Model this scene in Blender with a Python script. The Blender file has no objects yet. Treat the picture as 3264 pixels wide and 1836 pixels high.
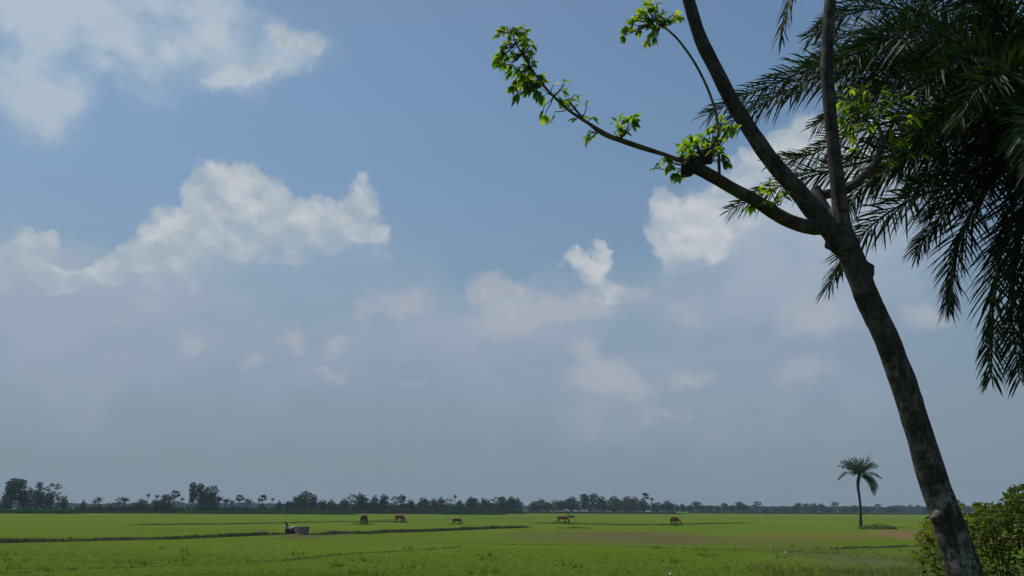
import bpy, math, random
from mathutils import Vector, Matrix, noise as mnoise

rnd = random.Random(7)
sc = bpy.context.scene
COL = sc.collection
R = math.radians

# ------------------------------------------------------------------ camera
F = 2720.0                      # focal length in photo pixels (3264 wide)
CX, CY = 1632.0, 918.0
EYE = 2.2
PITCH, ROLL = math.atan(704 / F), R(0.30)
fwd = Vector((0, math.cos(PITCH), math.sin(PITCH)))
r0 = Vector((1, 0, 0)); u0 = Vector((0, -math.sin(PITCH), math.cos(PITCH)))
RT = r0 * math.cos(ROLL) + u0 * math.sin(ROLL)
UP = u0 * math.cos(ROLL) - r0 * math.sin(ROLL)
cam_d = bpy.data.cameras.new('camera'); cam = bpy.data.objects.new('camera', cam_d); COL.objects.link(cam)
cam_d.sensor_width = 36; cam_d.lens = F / 3264 * 36; cam_d.clip_start = 0.05; cam_d.clip_end = 8000
m = Matrix((RT, UP, -fwd)).transposed().to_4x4(); m.translation = (0, 0, EYE)
cam.matrix_world = m
sc.camera = cam


def ray(px, py):
    return fwd + RT * ((px - CX) / F) + UP * ((CY - py) / F)


def at(px, py, Y):
    d = ray(px, py); return Vector((0, 0, EYE)) + d * (Y / d.y)


def gnd(px, py):
    d = ray(px, py); return Vector((0, 0, EYE)) + d * (EYE / -d.z)


def azel(px, py):
    d = ray(px, py).normalized(); return math.atan2(d.x, d.y), math.asin(d.z)


# ------------------------------------------------------------------ helpers
class MB:
    def __init__(s): s.v = []; s.f = []

    def face(s, *pts):
        b = len(s.v); s.v.extend(tuple(p) for p in pts); s.f.append(tuple(range(b, b + len(pts))))

    def box(s, c, sx, sy, sz, rz=0.0, taper=1.0):
        b = len(s.v); ca, sa = math.cos(rz), math.sin(rz)
        for z, k in ((-1, 1.0), (1, taper)):
            for x, y in ((-1, -1), (1, -1), (1, 1), (-1, 1)):
                X, Y = x * sx / 2 * k, y * sy / 2 * k
                s.v.append((c[0] + X * ca - Y * sa, c[1] + X * sa + Y * ca, c[2] + z * sz / 2))
        for q in ((3, 2, 1, 0), (4, 5, 6, 7), (0, 1, 5, 4), (1, 2, 6, 5), (2, 3, 7, 6), (3, 0, 4, 7)):
            s.f.append(tuple(b + i for i in q))

    def tube(s, pts, rads, n=8, sub=4, wob=0.0, seed=0, caps=True, flat=None):
        """Catmull-Rom tube; flat=(a,b) squashes the cross section"""
        P = [Vector(p) for p in pts]
        path, rr = [], []
        for i in range(len(P) - 1):
            p0 = P[max(i - 1, 0)]; p1 = P[i]; p2 = P[i + 1]; p3 = P[min(i + 2, len(P) - 1)]
            for k in range(sub):
                t = k / sub
                path.append(0.5 * ((2 * p1) + (p2 - p0) * t + (2 * p0 - 5 * p1 + 4 * p2 - p3) * t * t + (3 * p1 - p0 - 3 * p2 + p3) * t ** 3))
                rr.append(rads[i] + (rads[i + 1] - rads[i]) * t)
        path.append(P[-1]); rr.append(rads[-1])
        nrm = None; b = len(s.v)
        for i, p in enumerate(path):
            t = (path[min(i + 1, len(path) - 1)] - path[max(i - 1, 0)]).normalized()
            if nrm is None:
                nrm = t.orthogonal().normalized()
                if abs(t.x) < 0.9:
                    nrm = (Vector((1, 0, 0)) - t * t.x).normalized()
            nrm = (nrm - t * nrm.dot(t)).normalized(); bi = t.cross(nrm)
            for k in range(n):
                a = 2 * math.pi * k / n; r = rr[i]
                d = nrm * math.cos(a) * (flat[0] if flat else 1) + bi * math.sin(a) * (flat[1] if flat else 1)
                if wob:
                    q = p + d * r
                    r *= 1 + wob * mnoise.noise(Vector((q.x * 9 + seed, q.y * 9, q.z * 5))) + wob * .6 * mnoise.noise(q * 26)
                s.v.append(tuple(p + d * r))
        L = len(path)
        for i in range(L - 1):
            for k in range(n):
                s.f.append((b + i * n + k, b + i * n + (k + 1) % n, b + (i + 1) * n + (k + 1) % n, b + (i + 1) * n + k))
        if caps:
            s.f.append(tuple(b + k for k in reversed(range(n)))); s.f.append(tuple(b + (L - 1) * n + k for k in range(n)))
        return path

    def ball(s, c, rx, ry, rz, seg=10, ring=7, wob=0.0):
        b = len(s.v)
        for i in range(ring + 1):
            th = math.pi * i / ring
            for k in range(seg):
                a = 2 * math.pi * k / seg
                d = Vector((math.sin(th) * math.cos(a), math.sin(th) * math.sin(a), math.cos(th)))
                w = 1 + wob * mnoise.noise(d * 2.3 + Vector(c))
                s.v.append((c[0] + d.x * rx * w, c[1] + d.y * ry * w, c[2] + d.z * rz * w))
        for i in range(ring):
            for k in range(seg):
                s.f.append((b + i * seg + k, b + (i + 1) * seg + k, b + (i + 1) * seg + (k + 1) % seg, b + i * seg + (k + 1) % seg))

    def mesh(s, name, mat, smooth=False):
        me = bpy.data.meshes.new(name); me.from_pydata(s.v, [], s.f)
        if mat: me.materials.append(mat)
        if smooth: me.polygons.foreach_set('use_smooth', [True] * len(me.polygons))
        me.validate(); me.update(); return me

    def build(s, name, mat, parent=None, smooth=False, origin=None):
        """vertices are given relative to the parent's base"""
        o = bpy.data.objects.new(name, s.mesh(name, mat, smooth)); COL.objects.link(o)
        if parent: o.parent = parent
        return o


def tag(o, label=None, cat=None, group=None, kind=None):
    if label: o['label'] = label
    if cat: o['category'] = cat
    if group: o['group'] = group
    if kind: o['kind'] = kind
    return o


def thing(name, label, cat, loc=(0, 0, 0), rz=0.0, group=None):
    o = bpy.data.objects.new(name, None); COL.objects.link(o)
    o.location = loc; o.rotation_euler = (0, 0, rz); o.empty_display_size = .2
    return tag(o, label, cat, group)


def dup(root, loc, rz=0.0, scale=(1, 1, 1), label=None, group=None):
    r = root.copy(); COL.objects.link(r)
    r.location = loc; r.rotation_euler = (0, 0, rz); r.scale = scale
    if label: r['label'] = label
    if group: r['group'] = group
    for ch in list(root.children):
        c = ch.copy(); COL.objects.link(c); c.parent = r
        for g in list(ch.children):
            d = g.copy(); COL.objects.link(d); d.parent = c
    return r


# ------------------------------------------------------------------ materials
class NT:
    def __init__(s, tree): s.t = tree; s.n = tree.nodes; s.l = tree.links

    def add(s, typ, ins=None, **kw):
        n = s.n.new(typ)
        for k, v in kw.items(): setattr(n, k, v)
        for k, v in (ins or {}).items():
            sock = n.inputs[k]
            if isinstance(v, bpy.types.NodeSocket): s.l.new(v, sock)
            else: sock.default_value = v
        return n

    def math(s, op, a, b=None, c=None, clamp=False):
        ins = {0: a}
        if b is not None: ins[1] = b
        if c is not None: ins[2] = c
        return s.add('ShaderNodeMath', ins, operation=op, use_clamp=clamp).outputs[0]

    def vmath(s, op, a, b=None, scale=None):
        ins = {0: a}
        if b is not None: ins[1] = b
        n = s.add('ShaderNodeVectorMath', ins, operation=op)
        if scale is not None:
            if isinstance(scale, bpy.types.NodeSocket): s.l.new(scale, n.inputs['Scale'])
            else: n.inputs['Scale'].default_value = scale
        return n.outputs[0]

    def noise(s, vec, scale, detail=4, rough=.55, out=0, dist=0.0, dim='3D'):
        return s.add('ShaderNodeTexNoise', {'Vector': vec, 'Scale': scale, 'Detail': detail, 'Roughness': rough, 'Distortion': dist}, noise_dimensions=dim).outputs[out]

    def mix(s, f, a, b, blend='MIX'):
        n = s.add('ShaderNodeMix', data_type='RGBA', blend_type=blend)
        for sock, v in ((n.inputs[0], f), (n.inputs[6], a), (n.inputs[7], b)):
            if isinstance(v, bpy.types.NodeSocket): s.l.new(v, sock)
            else: sock.default_value = v if not isinstance(v, tuple) or len(v) == 4 else (*v, 1)
        return n.outputs[2]

    def sstep(s, x, lo, hi, a=0.0, b=1.0):
        return s.add('ShaderNodeMapRange', {'Value': x, 'From Min': lo, 'From Max': hi, 'To Min': a, 'To Max': b}, interpolation_type='SMOOTHSTEP').outputs[0]


def c4(c): return (c[0], c[1], c[2], 1)


def new_mat(name):
    m_ = bpy.data.materials.new(name); m_.use_nodes = True
    nt = NT(m_.node_tree); bs = m_.node_tree.nodes['Principled BSDF']
    return m_, nt, bs


def simple(name, a, b, scale=4, rough=.85, bump=0.0, bscale=20, spec=.3, detail=5, coord='Object'):
    m_, nt, bs = new_mat(name)
    tc = nt.add('ShaderNodeTexCoord').outputs[coord]
    f = nt.sstep(nt.noise(tc, scale, detail), .32, .68)
    nt.l.new(nt.mix(f, c4(a), c4(b)), bs.inputs['Base Color'])
    bs.inputs['Roughness'].default_value = rough; bs.inputs['Specular IOR Level'].default_value = spec
    if bump:
        bp = nt.add('ShaderNodeBump', {'Height': nt.noise(tc, bscale, 6), 'Strength': bump, 'Distance': .03})
        nt.l.new(bp.outputs[0], bs.inputs['Normal'])
    return m_


def leaf_mat(name, a, b, c, trans=.35, rough=.45, spec=.35, scale=3.0, tcol=None, island=True):
    """a/b: two leaf colours mixed by position, c: the odd older leaf"""
    m_, nt, bs = new_mat(name)
    tc = nt.add('ShaderNodeTexCoord').outputs['Object']
    ri = nt.add('ShaderNodeNewGeometry').outputs['Random Per Island']
    f = nt.math('ADD', nt.math('MULTIPLY', nt.noise(tc, scale, 3), .9), nt.math('MULTIPLY', ri, .55))
    col = nt.mix(nt.sstep(f, .45, 1.0), c4(a), c4(b))
    col = nt.mix(nt.sstep(ri, .86, .95), col, c4(c))
    nt.l.new(col, bs.inputs['Base Color'])
    bs.inputs['Roughness'].default_value = rough; bs.inputs['Specular IOR Level'].default_value = spec
    tr = nt.add('ShaderNodeBsdfTranslucent')
    tcol = nt.mix(1.0, col, c4(tcol or (1.6, 1.5, .6)), 'MULTIPLY')
    nt.l.new(tcol, tr.inputs['Color'])
    mx = nt.add('ShaderNodeMixShader', {0: trans, 1: bs.outputs[0], 2: tr.outputs[0]})
    nt.l.new(mx.outputs[0], nt.n['Material Output'].inputs['Surface'])
    return m_


def bark_mat():
    m_, nt, bs = new_mat('bark')
    tc = nt.add('ShaderNodeTexCoord').outputs['Object']
    st = nt.add('ShaderNodeMapping', {'Vector': tc, 'Scale': (1, 1, .45)}).outputs[0]
    n1 = nt.noise(st, 12, 7, .62); n2 = nt.noise(st, 42, 6, .65); n3 = nt.noise(tc, 4.6, 6, .62)
    base = nt.mix(nt.sstep(n1, .35, .65), c4((.024, .020, .018)), c4((.054, .045, .040)))
    zz = nt.add('ShaderNodeSeparateXYZ', {0: tc}).outputs[2]; low = nt.sstep(zz, 3.1, 1.2, .30, 1.0)
    base = nt.mix(nt.math('MULTIPLY', nt.sstep(n2, .50, .64), nt.math('MULTIPLY', low, .85)), base, c4((.140, .122, .108)))      # pale lichen flecks
    big = nt.math('MULTIPLY', nt.sstep(n3, .47, .63), nt.sstep(n2, .36, .52))
    base = nt.mix(nt.math('MULTIPLY', big, nt.math('MULTIPLY', low, .85)), base, c4((.250, .225, .200)))           # lichen patches
    wrp = nt.vmath('ADD', tc, nt.vmath('SCALE', nt.noise(tc, 6, 5, .6, out=1), scale=.22))
    vor = nt.add('ShaderNodeTexVoronoi', {'Vector': nt.vmath('MULTIPLY', wrp, (.5, .5, 1)), 'Scale': 9}, feature='DISTANCE_TO_EDGE').outputs[0]
    crack = nt.math('MULTIPLY', nt.sstep(vor, .035, .0), nt.sstep(nt.noise(tc, 4.5, 4), .50, .62))
    base = nt.mix(nt.math('MULTIPLY', crack, .85), base, c4((.014, .012, .010)))
    spots = nt.sstep(nt.noise(st, 17, 5), .54, .62)
    base = nt.mix(nt.math('MULTIPLY', spots, .85), base, c4((.020, .017, .014)))
    nt.l.new(base, bs.inputs['Base Color']); bs.inputs['Roughness'].default_value = .9
    bs.inputs['Specular IOR Level'].default_value = .2
    h = nt.math('ADD', nt.math('MULTIPLY', n1, .6), nt.math('ADD', nt.math('MULTIPLY', n2, .5), nt.math('MULTIPLY', crack, -.5)))
    bp = nt.add('ShaderNodeBump', {'Height': h, 'Strength': .8, 'Distance': .02})
    nt.l.new(bp.outputs[0], bs.inputs['Normal'])
    return m_


M = {}
M['bark'] = bark_mat()
M['dead_wood'] = simple('dead_wood', (.010, .009, .008), (.035, .030, .026), 20, .95, .9, 50)
M['twig'] = simple('twig_bark', (.045, .035, .028), (.12, .10, .085), 14, .85, .4, 40)
M['young_leaf'] = leaf_mat('young_leaf', (.060, .135, .014), (.175, .245, .030), (.23, .27, .05), .68, .75, .06, 5.0, (2.3, 2.15, .8))
M['palm_leaf'] = leaf_mat('palm_leaf', (.011, .024, .008), (.028, .050, .012), (.050, .056, .016), .28, .55, .14, 1.1, (1.2, 1.2, .6))
M['palm_rachis'] = simple('palm_rachis', (.02, .028, .010), (.045, .045, .018), 6, .6)
M['palm_bark'] = simple('palm_bark', (.020, .016, .013), (.065, .052, .042), 7, .95, .8, 16)
M['bush_leaf'] = leaf_mat('bush_leaf', (.042, .090, .012), (.135, .165, .024), (.19, .15, .04), .50, .5, .22, 4.0)
M['far_bark'] = simple('far_bark', (.05, .042, .035), (.10, .085, .07), 1.5, .9)
M['far_leaf'] = leaf_mat('far_leaf', (.010, .026, .014), (.026, .048, .022), (.038, .055, .026), .15, .7, .2, .35)
M['olive_leaf'] = leaf_mat('olive_leaf', (.022, .032, .012), (.052, .058, .026), (.075, .065, .035), .15, .7, .2, .35)
M['pale_leaf'] = leaf_mat('pale_leaf', (.060, .068, .050), (.095, .095, .075), (.11, .10, .08), .2, .7, .2, .35)
M['far_palm_leaf'] = leaf_mat('far_palm_leaf', (.012, .026, .014), (.030, .046, .020), (.05, .055, .024), .15, .6, .25, .35)
M['date_leaf'] = leaf_mat('date_leaf', (.018, .028, .012), (.055, .068, .028), (.09, .080, .035), .2, .55, .3, .6)


# ------------------------------------------------------------------ sky
SUN_AZ, SUN_EL = R(-52), R(64)         # high, ahead and to the left
SKY_STRENGTH = .085


def make_world():
    w = bpy.data.worlds.new('World'); sc.world = w; w.use_nodes = True
    w.node_tree.nodes.clear(); nt = NT(w.node_tree)
    out = nt.add('ShaderNodeOutputWorld'); bg = nt.add('ShaderNodeBackground', {'Strength': SKY_STRENGTH})
    nt.l.new(bg.outputs[0], out.inputs[0])
    sky = nt.add('ShaderNodeTexSky', sky_type='NISHITA', sun_disc=False, sun_elevation=SUN_EL, sun_rotation=SUN_AZ,
                 air_density=1.0, dust_density=.7, ozone_density=3.0)
    g = nt.add('ShaderNodeTexCoord').outputs['Generated']
    sep = nt.add('ShaderNodeSeparateXYZ', {0: g})
    az = nt.math('ARCTAN2', sep.outputs[0], sep.outputs[1]); el = nt.math('ARCSINE', sep.outputs[2])
    P = nt.add('ShaderNodeCombineXYZ', {0: az, 1: el, 2: .37}).outputs[0]

    S = 1.0 / SKY_STRENGTH

    def col(r, g_, b):                   # an sRGB 0..255 value as sky radiance
        f = lambda c: ((c / 255 + .055) / 1.055) ** 2.4 * S
        return (f(r), f(g_), f(b), 1)

    # soften nishita: blend with the air's own haze towards the horizon
    base = nt.mix(1.0, sky.outputs[0], (SKY_K[0], SKY_K[1], SKY_K[2], 1), 'MULTIPLY')
    low = nt.sstep(el, .50, -.02)
    base = nt.mix(nt.math('MULTIPLY', low, .95), base, col(119, 134, 151))

    nd = nt.noise(P, 24, 6, .6, out=1, dim='2D')
    warp = nt.vmath('SCALE', nt.vmath('SUBTRACT', nd, (.5, .5, .5)), scale=.034)
    Pc = nt.vmath('MULTIPLY', nt.vmath('ADD', P, warp), (1, 1, 0))
    ndb = nt.noise(P, 9, 5, .6, out=1, dim='2D')
    warpb = nt.vmath('SCALE', nt.vmath('SUBTRACT', ndb, (.5, .5, .5)), scale=.10)
    Ps = nt.vmath('MULTIPLY', nt.vmath('ADD', P, warpb), (1, 1, 0))

    def field(blobs, vec, grow=1.0):
        acc = None
        for b in blobs:
            px, py, rx, ry, rot, wt = b
            a, e = azel(px, py)
            a2, e2 = azel(px + 10, py); a3, e3 = azel(px, py - 10)
            kx = abs(a2 - a) / 10; ky = abs(e3 - e) / 10
            mp = nt.add('ShaderNodeMapping', {'Vector': vec, 'Location': (a, e, 0), 'Rotation': (0, 0, R(rot)), 'Scale': (rx * kx * grow, ry * ky * grow, 1)}, vector_type='TEXTURE')
            gr = nt.add('ShaderNodeTexGradient', {'Vector': mp.outputs[0]}, gradient_type='SPHERICAL').outputs[1]
            acc = nt.math('MULTIPLY', gr, wt) if acc is None else nt.math('MULTIPLY_ADD', gr, wt, acc)
        return acc

    # --- thin bright haze the clouds melt into
    veil = field(VEILS, Ps, 1.15)
    vn = nt.noise(nt.vmath('MULTIPLY', nt.vmath('ADD', P, nt.vmath('SCALE', warpb, scale=.5)), (1, 1.6, 1)), 12, 5, .55, dim='2D')
    vlow = nt.math('MULTIPLY', veil, nt.sstep(vn, .30, .70, .82, 1.14)); vhigh = nt.math('MULTIPLY', veil, nt.sstep(vn, .30, .70, .55, 1.35))
    kh = nt.sstep(el, .22, .42); vd = nt.math('ADD', nt.math('MULTIPLY', vhigh, kh), nt.math('MULTIPLY', vlow, nt.math('SUBTRACT', 1.0, kh)))
    vcov = nt.math('MULTIPLY', nt.sstep(vd, .0, 1.15), .86, clamp=True)
    vcol = nt.mix(nt.sstep(el, .16, .46), col(152, 165, 183), col(179, 193, 205))
    s1 = nt.mix(vcov, base, vcol)

    # --- low soft puffs, faintly warm
    soft = field(SOFTS, Pc, 1.1)
    fine = nt.noise(P, 46, 6, .58, dim='2D')
    sd_ = nt.math('MULTIPLY', nt.math('ADD', soft, nt.math('MULTIPLY', nt.math('SUBTRACT', fine, .5), .5)), nt.sstep(soft, .0, .15))
    s1 = nt.mix(nt.math('MULTIPLY', nt.sstep(sd_, .04, .72), .76), s1, nt.mix(nt.sstep(el, .26, .44), col(168, 174, 186), col(184, 196, 206)))

    # --- cumulus: billowed lobes, crisp above, melting away at the base
    puff = field(PUFFS, Pc, 1.12)
    b1 = nt.add('ShaderNodeTexVoronoi', {'Vector': nt.vmath('ADD', P, nt.vmath('SCALE', warp, scale=.55)), 'Scale': 30, 'Smoothness': .55}, feature='SMOOTH_F1', voronoi_dimensions='2D').outputs[0]
    b2 = nt.add('ShaderNodeTexVoronoi', {'Vector': nt.vmath('ADD', P, nt.vmath('SCALE', warp, scale=.35)), 'Scale': 74, 'Smoothness': .5}, feature='SMOOTH_F1', voronoi_dimensions='2D').outputs[0]
    d = nt.math('ADD', puff, nt.math('MULTIPLY', nt.math('SUBTRACT', .42, b1), .50))
    d = nt.math('ADD', d, nt.math('MULTIPLY', nt.math('SUBTRACT', .42, b2), .22))
    d = nt.math('ADD', d, nt.math('MULTIPLY', nt.math('SUBTRACT', fine, .5), .20))
    d = nt.math('MULTIPLY', d, nt.sstep(puff, .0, .16))
    pc = nt.sstep(d, .11, .48)
    melt = nt.sstep(field(BASES, Ps, 1.0), .05, .75)
    pc = nt.math('MULTIPLY', pc, nt.math('SUBTRACT', 1.0, nt.math('MULTIPLY', melt, .70)))
    # lobes catch the light on their upper side
    b1l = nt.add('ShaderNodeTexVoronoi', {'Vector': nt.vmath('ADD', nt.vmath('ADD', P, nt.vmath('SCALE', warp, scale=.55)), (-.002, -.010, 0)), 'Scale': 30, 'Smoothness': .55}, feature='SMOOTH_F1', voronoi_dimensions='2D').outputs[0]
    rel = nt.math('SUBTRACT', b1l, b1)
    relf = nt.math('SUBTRACT', nt.noise(nt.vmath('ADD', P, (-.002, -.006, 0)), 30, 5, .55, dim='2D'), nt.noise(P, 30, 5, .55, dim='2D'))
    glow = nt.sstep(field(LIGHTS, Ps, 1.15), .05, .80)
    shade = nt.math('ADD', nt.math('MULTIPLY', rel, .9), nt.math('MULTIPLY', glow, .60))
    shade = nt.math('ADD', shade, nt.math('MULTIPLY', relf, -1.1))
    shade = nt.math('ADD', shade, .16, clamp=True)
    pcol = nt.mix(shade, col(160, 176, 189), col(206, 206, 208))
    s2 = nt.mix(nt.math('MULTIPLY', pc, .88), s1, pcol)
    nt.l.new(s2, bg.inputs['Color'])


SKY_K = (1.10, 1.18, 1.09)
# px, py, rx, ry, rotation, weight (photo pixels)
PUFFS = [
    (709, 600, 140, 105, 0, .9), (650, 640, 90, 90, 0, .5), (800, 600, 110, 100, -20, .55), (880, 650, 100, 85, -20, .7), (760, 700, 190, 90, 0, .6),
    (1005, 695, 105, 80, 0, .75), (1150, 620, 58, 85, -20, .75), (1130, 700, 110, 80, 0, .6), (1190, 770, 120, 70, 0, .42), (980, 770, 190, 80, 0, .5),
    (560, 725, 120, 85, 25, .75), (470, 790, 120, 75, 30, .65), (375, 860, 120, 60, 30, .45), (600, 830, 240, 110, 15, .6), (850, 770, 220, 80, 0, .45),
    (235, 885, 120, 46, 14, .9), (310, 850, 60, 36, 25, .5), (60, 800, 110, 70, 5, .8), (172, 780, 55, 55, 0, .8), (110, 830, 130, 60, 0, .5), (20, 890, 140, 110, 0, .5),
    (2117, 705, 75, 110, 0, .7), (2112, 645, 40, 55, 10, .55), (2235, 670, 100, 85, 0, .7), (2200, 765, 150, 105, 0, .75), (2230, 830, 150, 60, 0, .5),
    (2330, 690, 120, 120, 0, .5), (2315, 610, 90, 70, 30, .45), (2404, 545, 110, 90, 35, .55), (2490, 480, 130, 110, 30, .6), (2570, 560, 170, 140, 0, .7),
    (2620, 480, 150, 130, 0, .6), (2720, 470, 150, 120, 0, .6), (2560, 700, 220, 100, 0, .45), (2800, 560, 200, 130, 0, .4), (2900, 420, 180, 140, 0, .4),
    (1825, 836, 75, 44, -10, .85), (1922, 818, 40, 60, 25, .85), (1893, 880, 70, 44, -30, .75),
    (1908, 960, 140, 46, 15, .42), (1620, 960, 130, 60, -15, .40),
    (899, 128, 74, 80, -20, .48), (1010, 138, 55, 40, 0, .52), (860, 205, 120, 36, 18, .38),
]
LIGHTS = [
    (715, 570, 130, 70, 0, .9), (860, 640, 120, 60, -20, .7), (700, 740, 150, 36, 5, .6), (1010, 700, 70, 70, 0, .9), (1140, 620, 50, 60, 0, .5), (530, 720, 110, 50, 28, .8),
    (235, 885, 110, 42, 14, 1.0), (60, 790, 90, 50, 0, .35), (2140, 700, 90, 90, 0, .8), (2250, 660, 110, 70, 0, .9), (2200, 770, 150, 100, 0, 1.0), (2330, 720, 90, 60, 0, .7), (2500, 500, 260, 150, 0, .6),
    (1830, 836, 90, 50, 0, .8), (1920, 820, 50, 60, 0, .8), (1890, 880, 80, 40, 0, .8), (1560, 910, 60, 50, 0, .5), (1920, 955, 120, 36, 15, .5), (1010, 140, 50, 36, 0, .3), (900, 140, 60, 60, 0, .25), (560, 158, 90, 50, 0, .2),
]
BASES = [
    (650, 910, 420, 110, 18, .75), (900, 810, 240, 50, 0, .25), (1080, 850, 260, 70, 0, .7), (400, 970, 300, 80, 10, .7), (60, 900, 200, 80, 0, 1.0), 
    (2480, 800, 330, 90, 0, 1.0), (2260, 890, 240, 60, 0, .9), (2500, 700, 160, 70, 0, .4), (1780, 1010, 260, 50, 8, .8), (1600, 1010, 150, 50, 0, .6), (800, 240, 180, 30, 15, .6),
]
SOFTS = [
    (1286, 965, 150, 80, 0, .8), (1560, 930, 120, 70, 0, .8), (1615, 1035, 150, 60, 5, .9), (1560, 910, 90, 60, 10, .6), (1640, 970, 150, 70, -10, .7), (1890, 965, 190, 60, 12, .9), (1780, 990, 160, 50, 0, .6),
    (1880, 1190, 130, 70, 10, .8), (1990, 1225, 130, 70, -25, .9), (1870, 1110, 70, 44, 0, .8), (2187, 1000, 120, 80, 0, .5), (2190, 1215, 110, 46, 0, .7), (2600, 1010, 170, 100, 0, .9), (2120, 1320, 140, 34, 0, .4), (2560, 1180, 150, 80, 0, .5), (2950, 1010, 120, 50, -20, .8), (2050, 940, 80, 40, 0, .4),
    (620, 1090, 70, 46, 0, .8), (930, 1085, 56, 46, 0, .8), (815, 1150, 80, 34, 10, .7), (1070, 1110, 70, 46, 20, .7), (1045, 1190, 80, 28, 0, .6), (480, 970, 80, 46, 0, .5), (380, 1030, 90, 40, 0, .4), (1150, 1000, 70, 60, 0, .4), (1320, 1220, 90, 30, 0, .3),
    (470, 90, 90, 50, 0, .3), (560, 158, 100, 60, 0, .7), (663, 90, 90, 110, 25, .5), (905, 140, 110, 100, -20, .5), (1010, 140, 80, 50, 0, .5), (840, 225, 160, 44, 16, .6), (700, 270, 120, 34, 12, .5), (740, 245, 120, 32, 15, .7), (330, 190, 120, 40, -20, .5), (420, 160, 60, 26, -30, .5),
]
VEILS = [
    (120, -10, 420, 170, -5, 1.2), (430, -10, 330, 110, 0, .9), (690, 60, 140, 170, 25, .6), (60, 190, 300, 240, 10, 1.0), (560, 165, 230, 100, 0, .45), (760, 60, 200, 130, 25, .45), (930, 150, 180, 110, 0, .35), (760, 230, 260, 70, 12, .4), (350, 130, 380, 170, -10, .45),
    (140, 320, 240, 130, -20, .55), (420, 290, 380, 110, 0, .30), (860, 210, 240, 90, 15, .3),
    (640, 820, 520, 180, 18, .55), (1100, 800, 330, 150, 0, .40), (250, 930, 460, 170, 10, .6), (60, 880, 260, 190, 0, .5), (500, 950, 700, 200, 5, .45),
    (2330, 760, 330, 210, 0, .55), (2600, 680, 460, 300, 0, .8), (2850, 560, 420, 320, 0, .7), (2500, 900, 600, 160, 0, .6),
    (1286, 985, 260, 130, 0, .45), (1620, 1000, 360, 140, 0, .55), (1850, 960, 320, 120, 10, .45), (1560, 1080, 480, 120, 0, .35),
    (1938, 1225, 260, 110, 0, .35), (2603, 1020, 400, 190, 0, .4), (2200, 1020, 400, 160, 0, .35), (2900, 1000, 380, 170, 0, .35),
    (700, 1100, 700, 150, 0, .30), (150, 1080, 420, 200, 0, .55), (100, 1250, 360, 160, 0, .3), (1700, 1150, 1500, 220, 0, .28), (2500, 1250, 900, 240, 0, .3), (900, 1000, 1200, 260, 0, .2), (1100, 1250, 1600, 260, 0, .32), (2300, 1350, 1300, 220, 0, .28), (300, 1350, 900, 220, 0, .2),
]
make_world()

sd = bpy.data.lights.new('sun', 'SUN'); sd.energy = 3.4; sd.angle = R(.5); sd.color = (1, .955, .88)
so = bpy.data.objects.new('sun', sd); COL.objects.link(so)
sv = Vector((math.sin(SUN_AZ) * math.cos(SUN_EL), math.cos(SUN_AZ) * math.cos(SUN_EL), math.sin(SUN_EL)))
so.rotation_euler = sv.to_track_quat('Z', 'Y').to_euler(); so.location = (-20, 20, 40)

sc.view_settings.view_transform = 'Standard'; sc.view_settings.look = 'None'
sc.view_settings.exposure = 0.0; sc.view_settings.gamma = 1.0
sc.cycles.max_bounces = 8; sc.cycles.transparent_max_bounces = 8; sc.cycles.volume_bounces = 1


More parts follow.
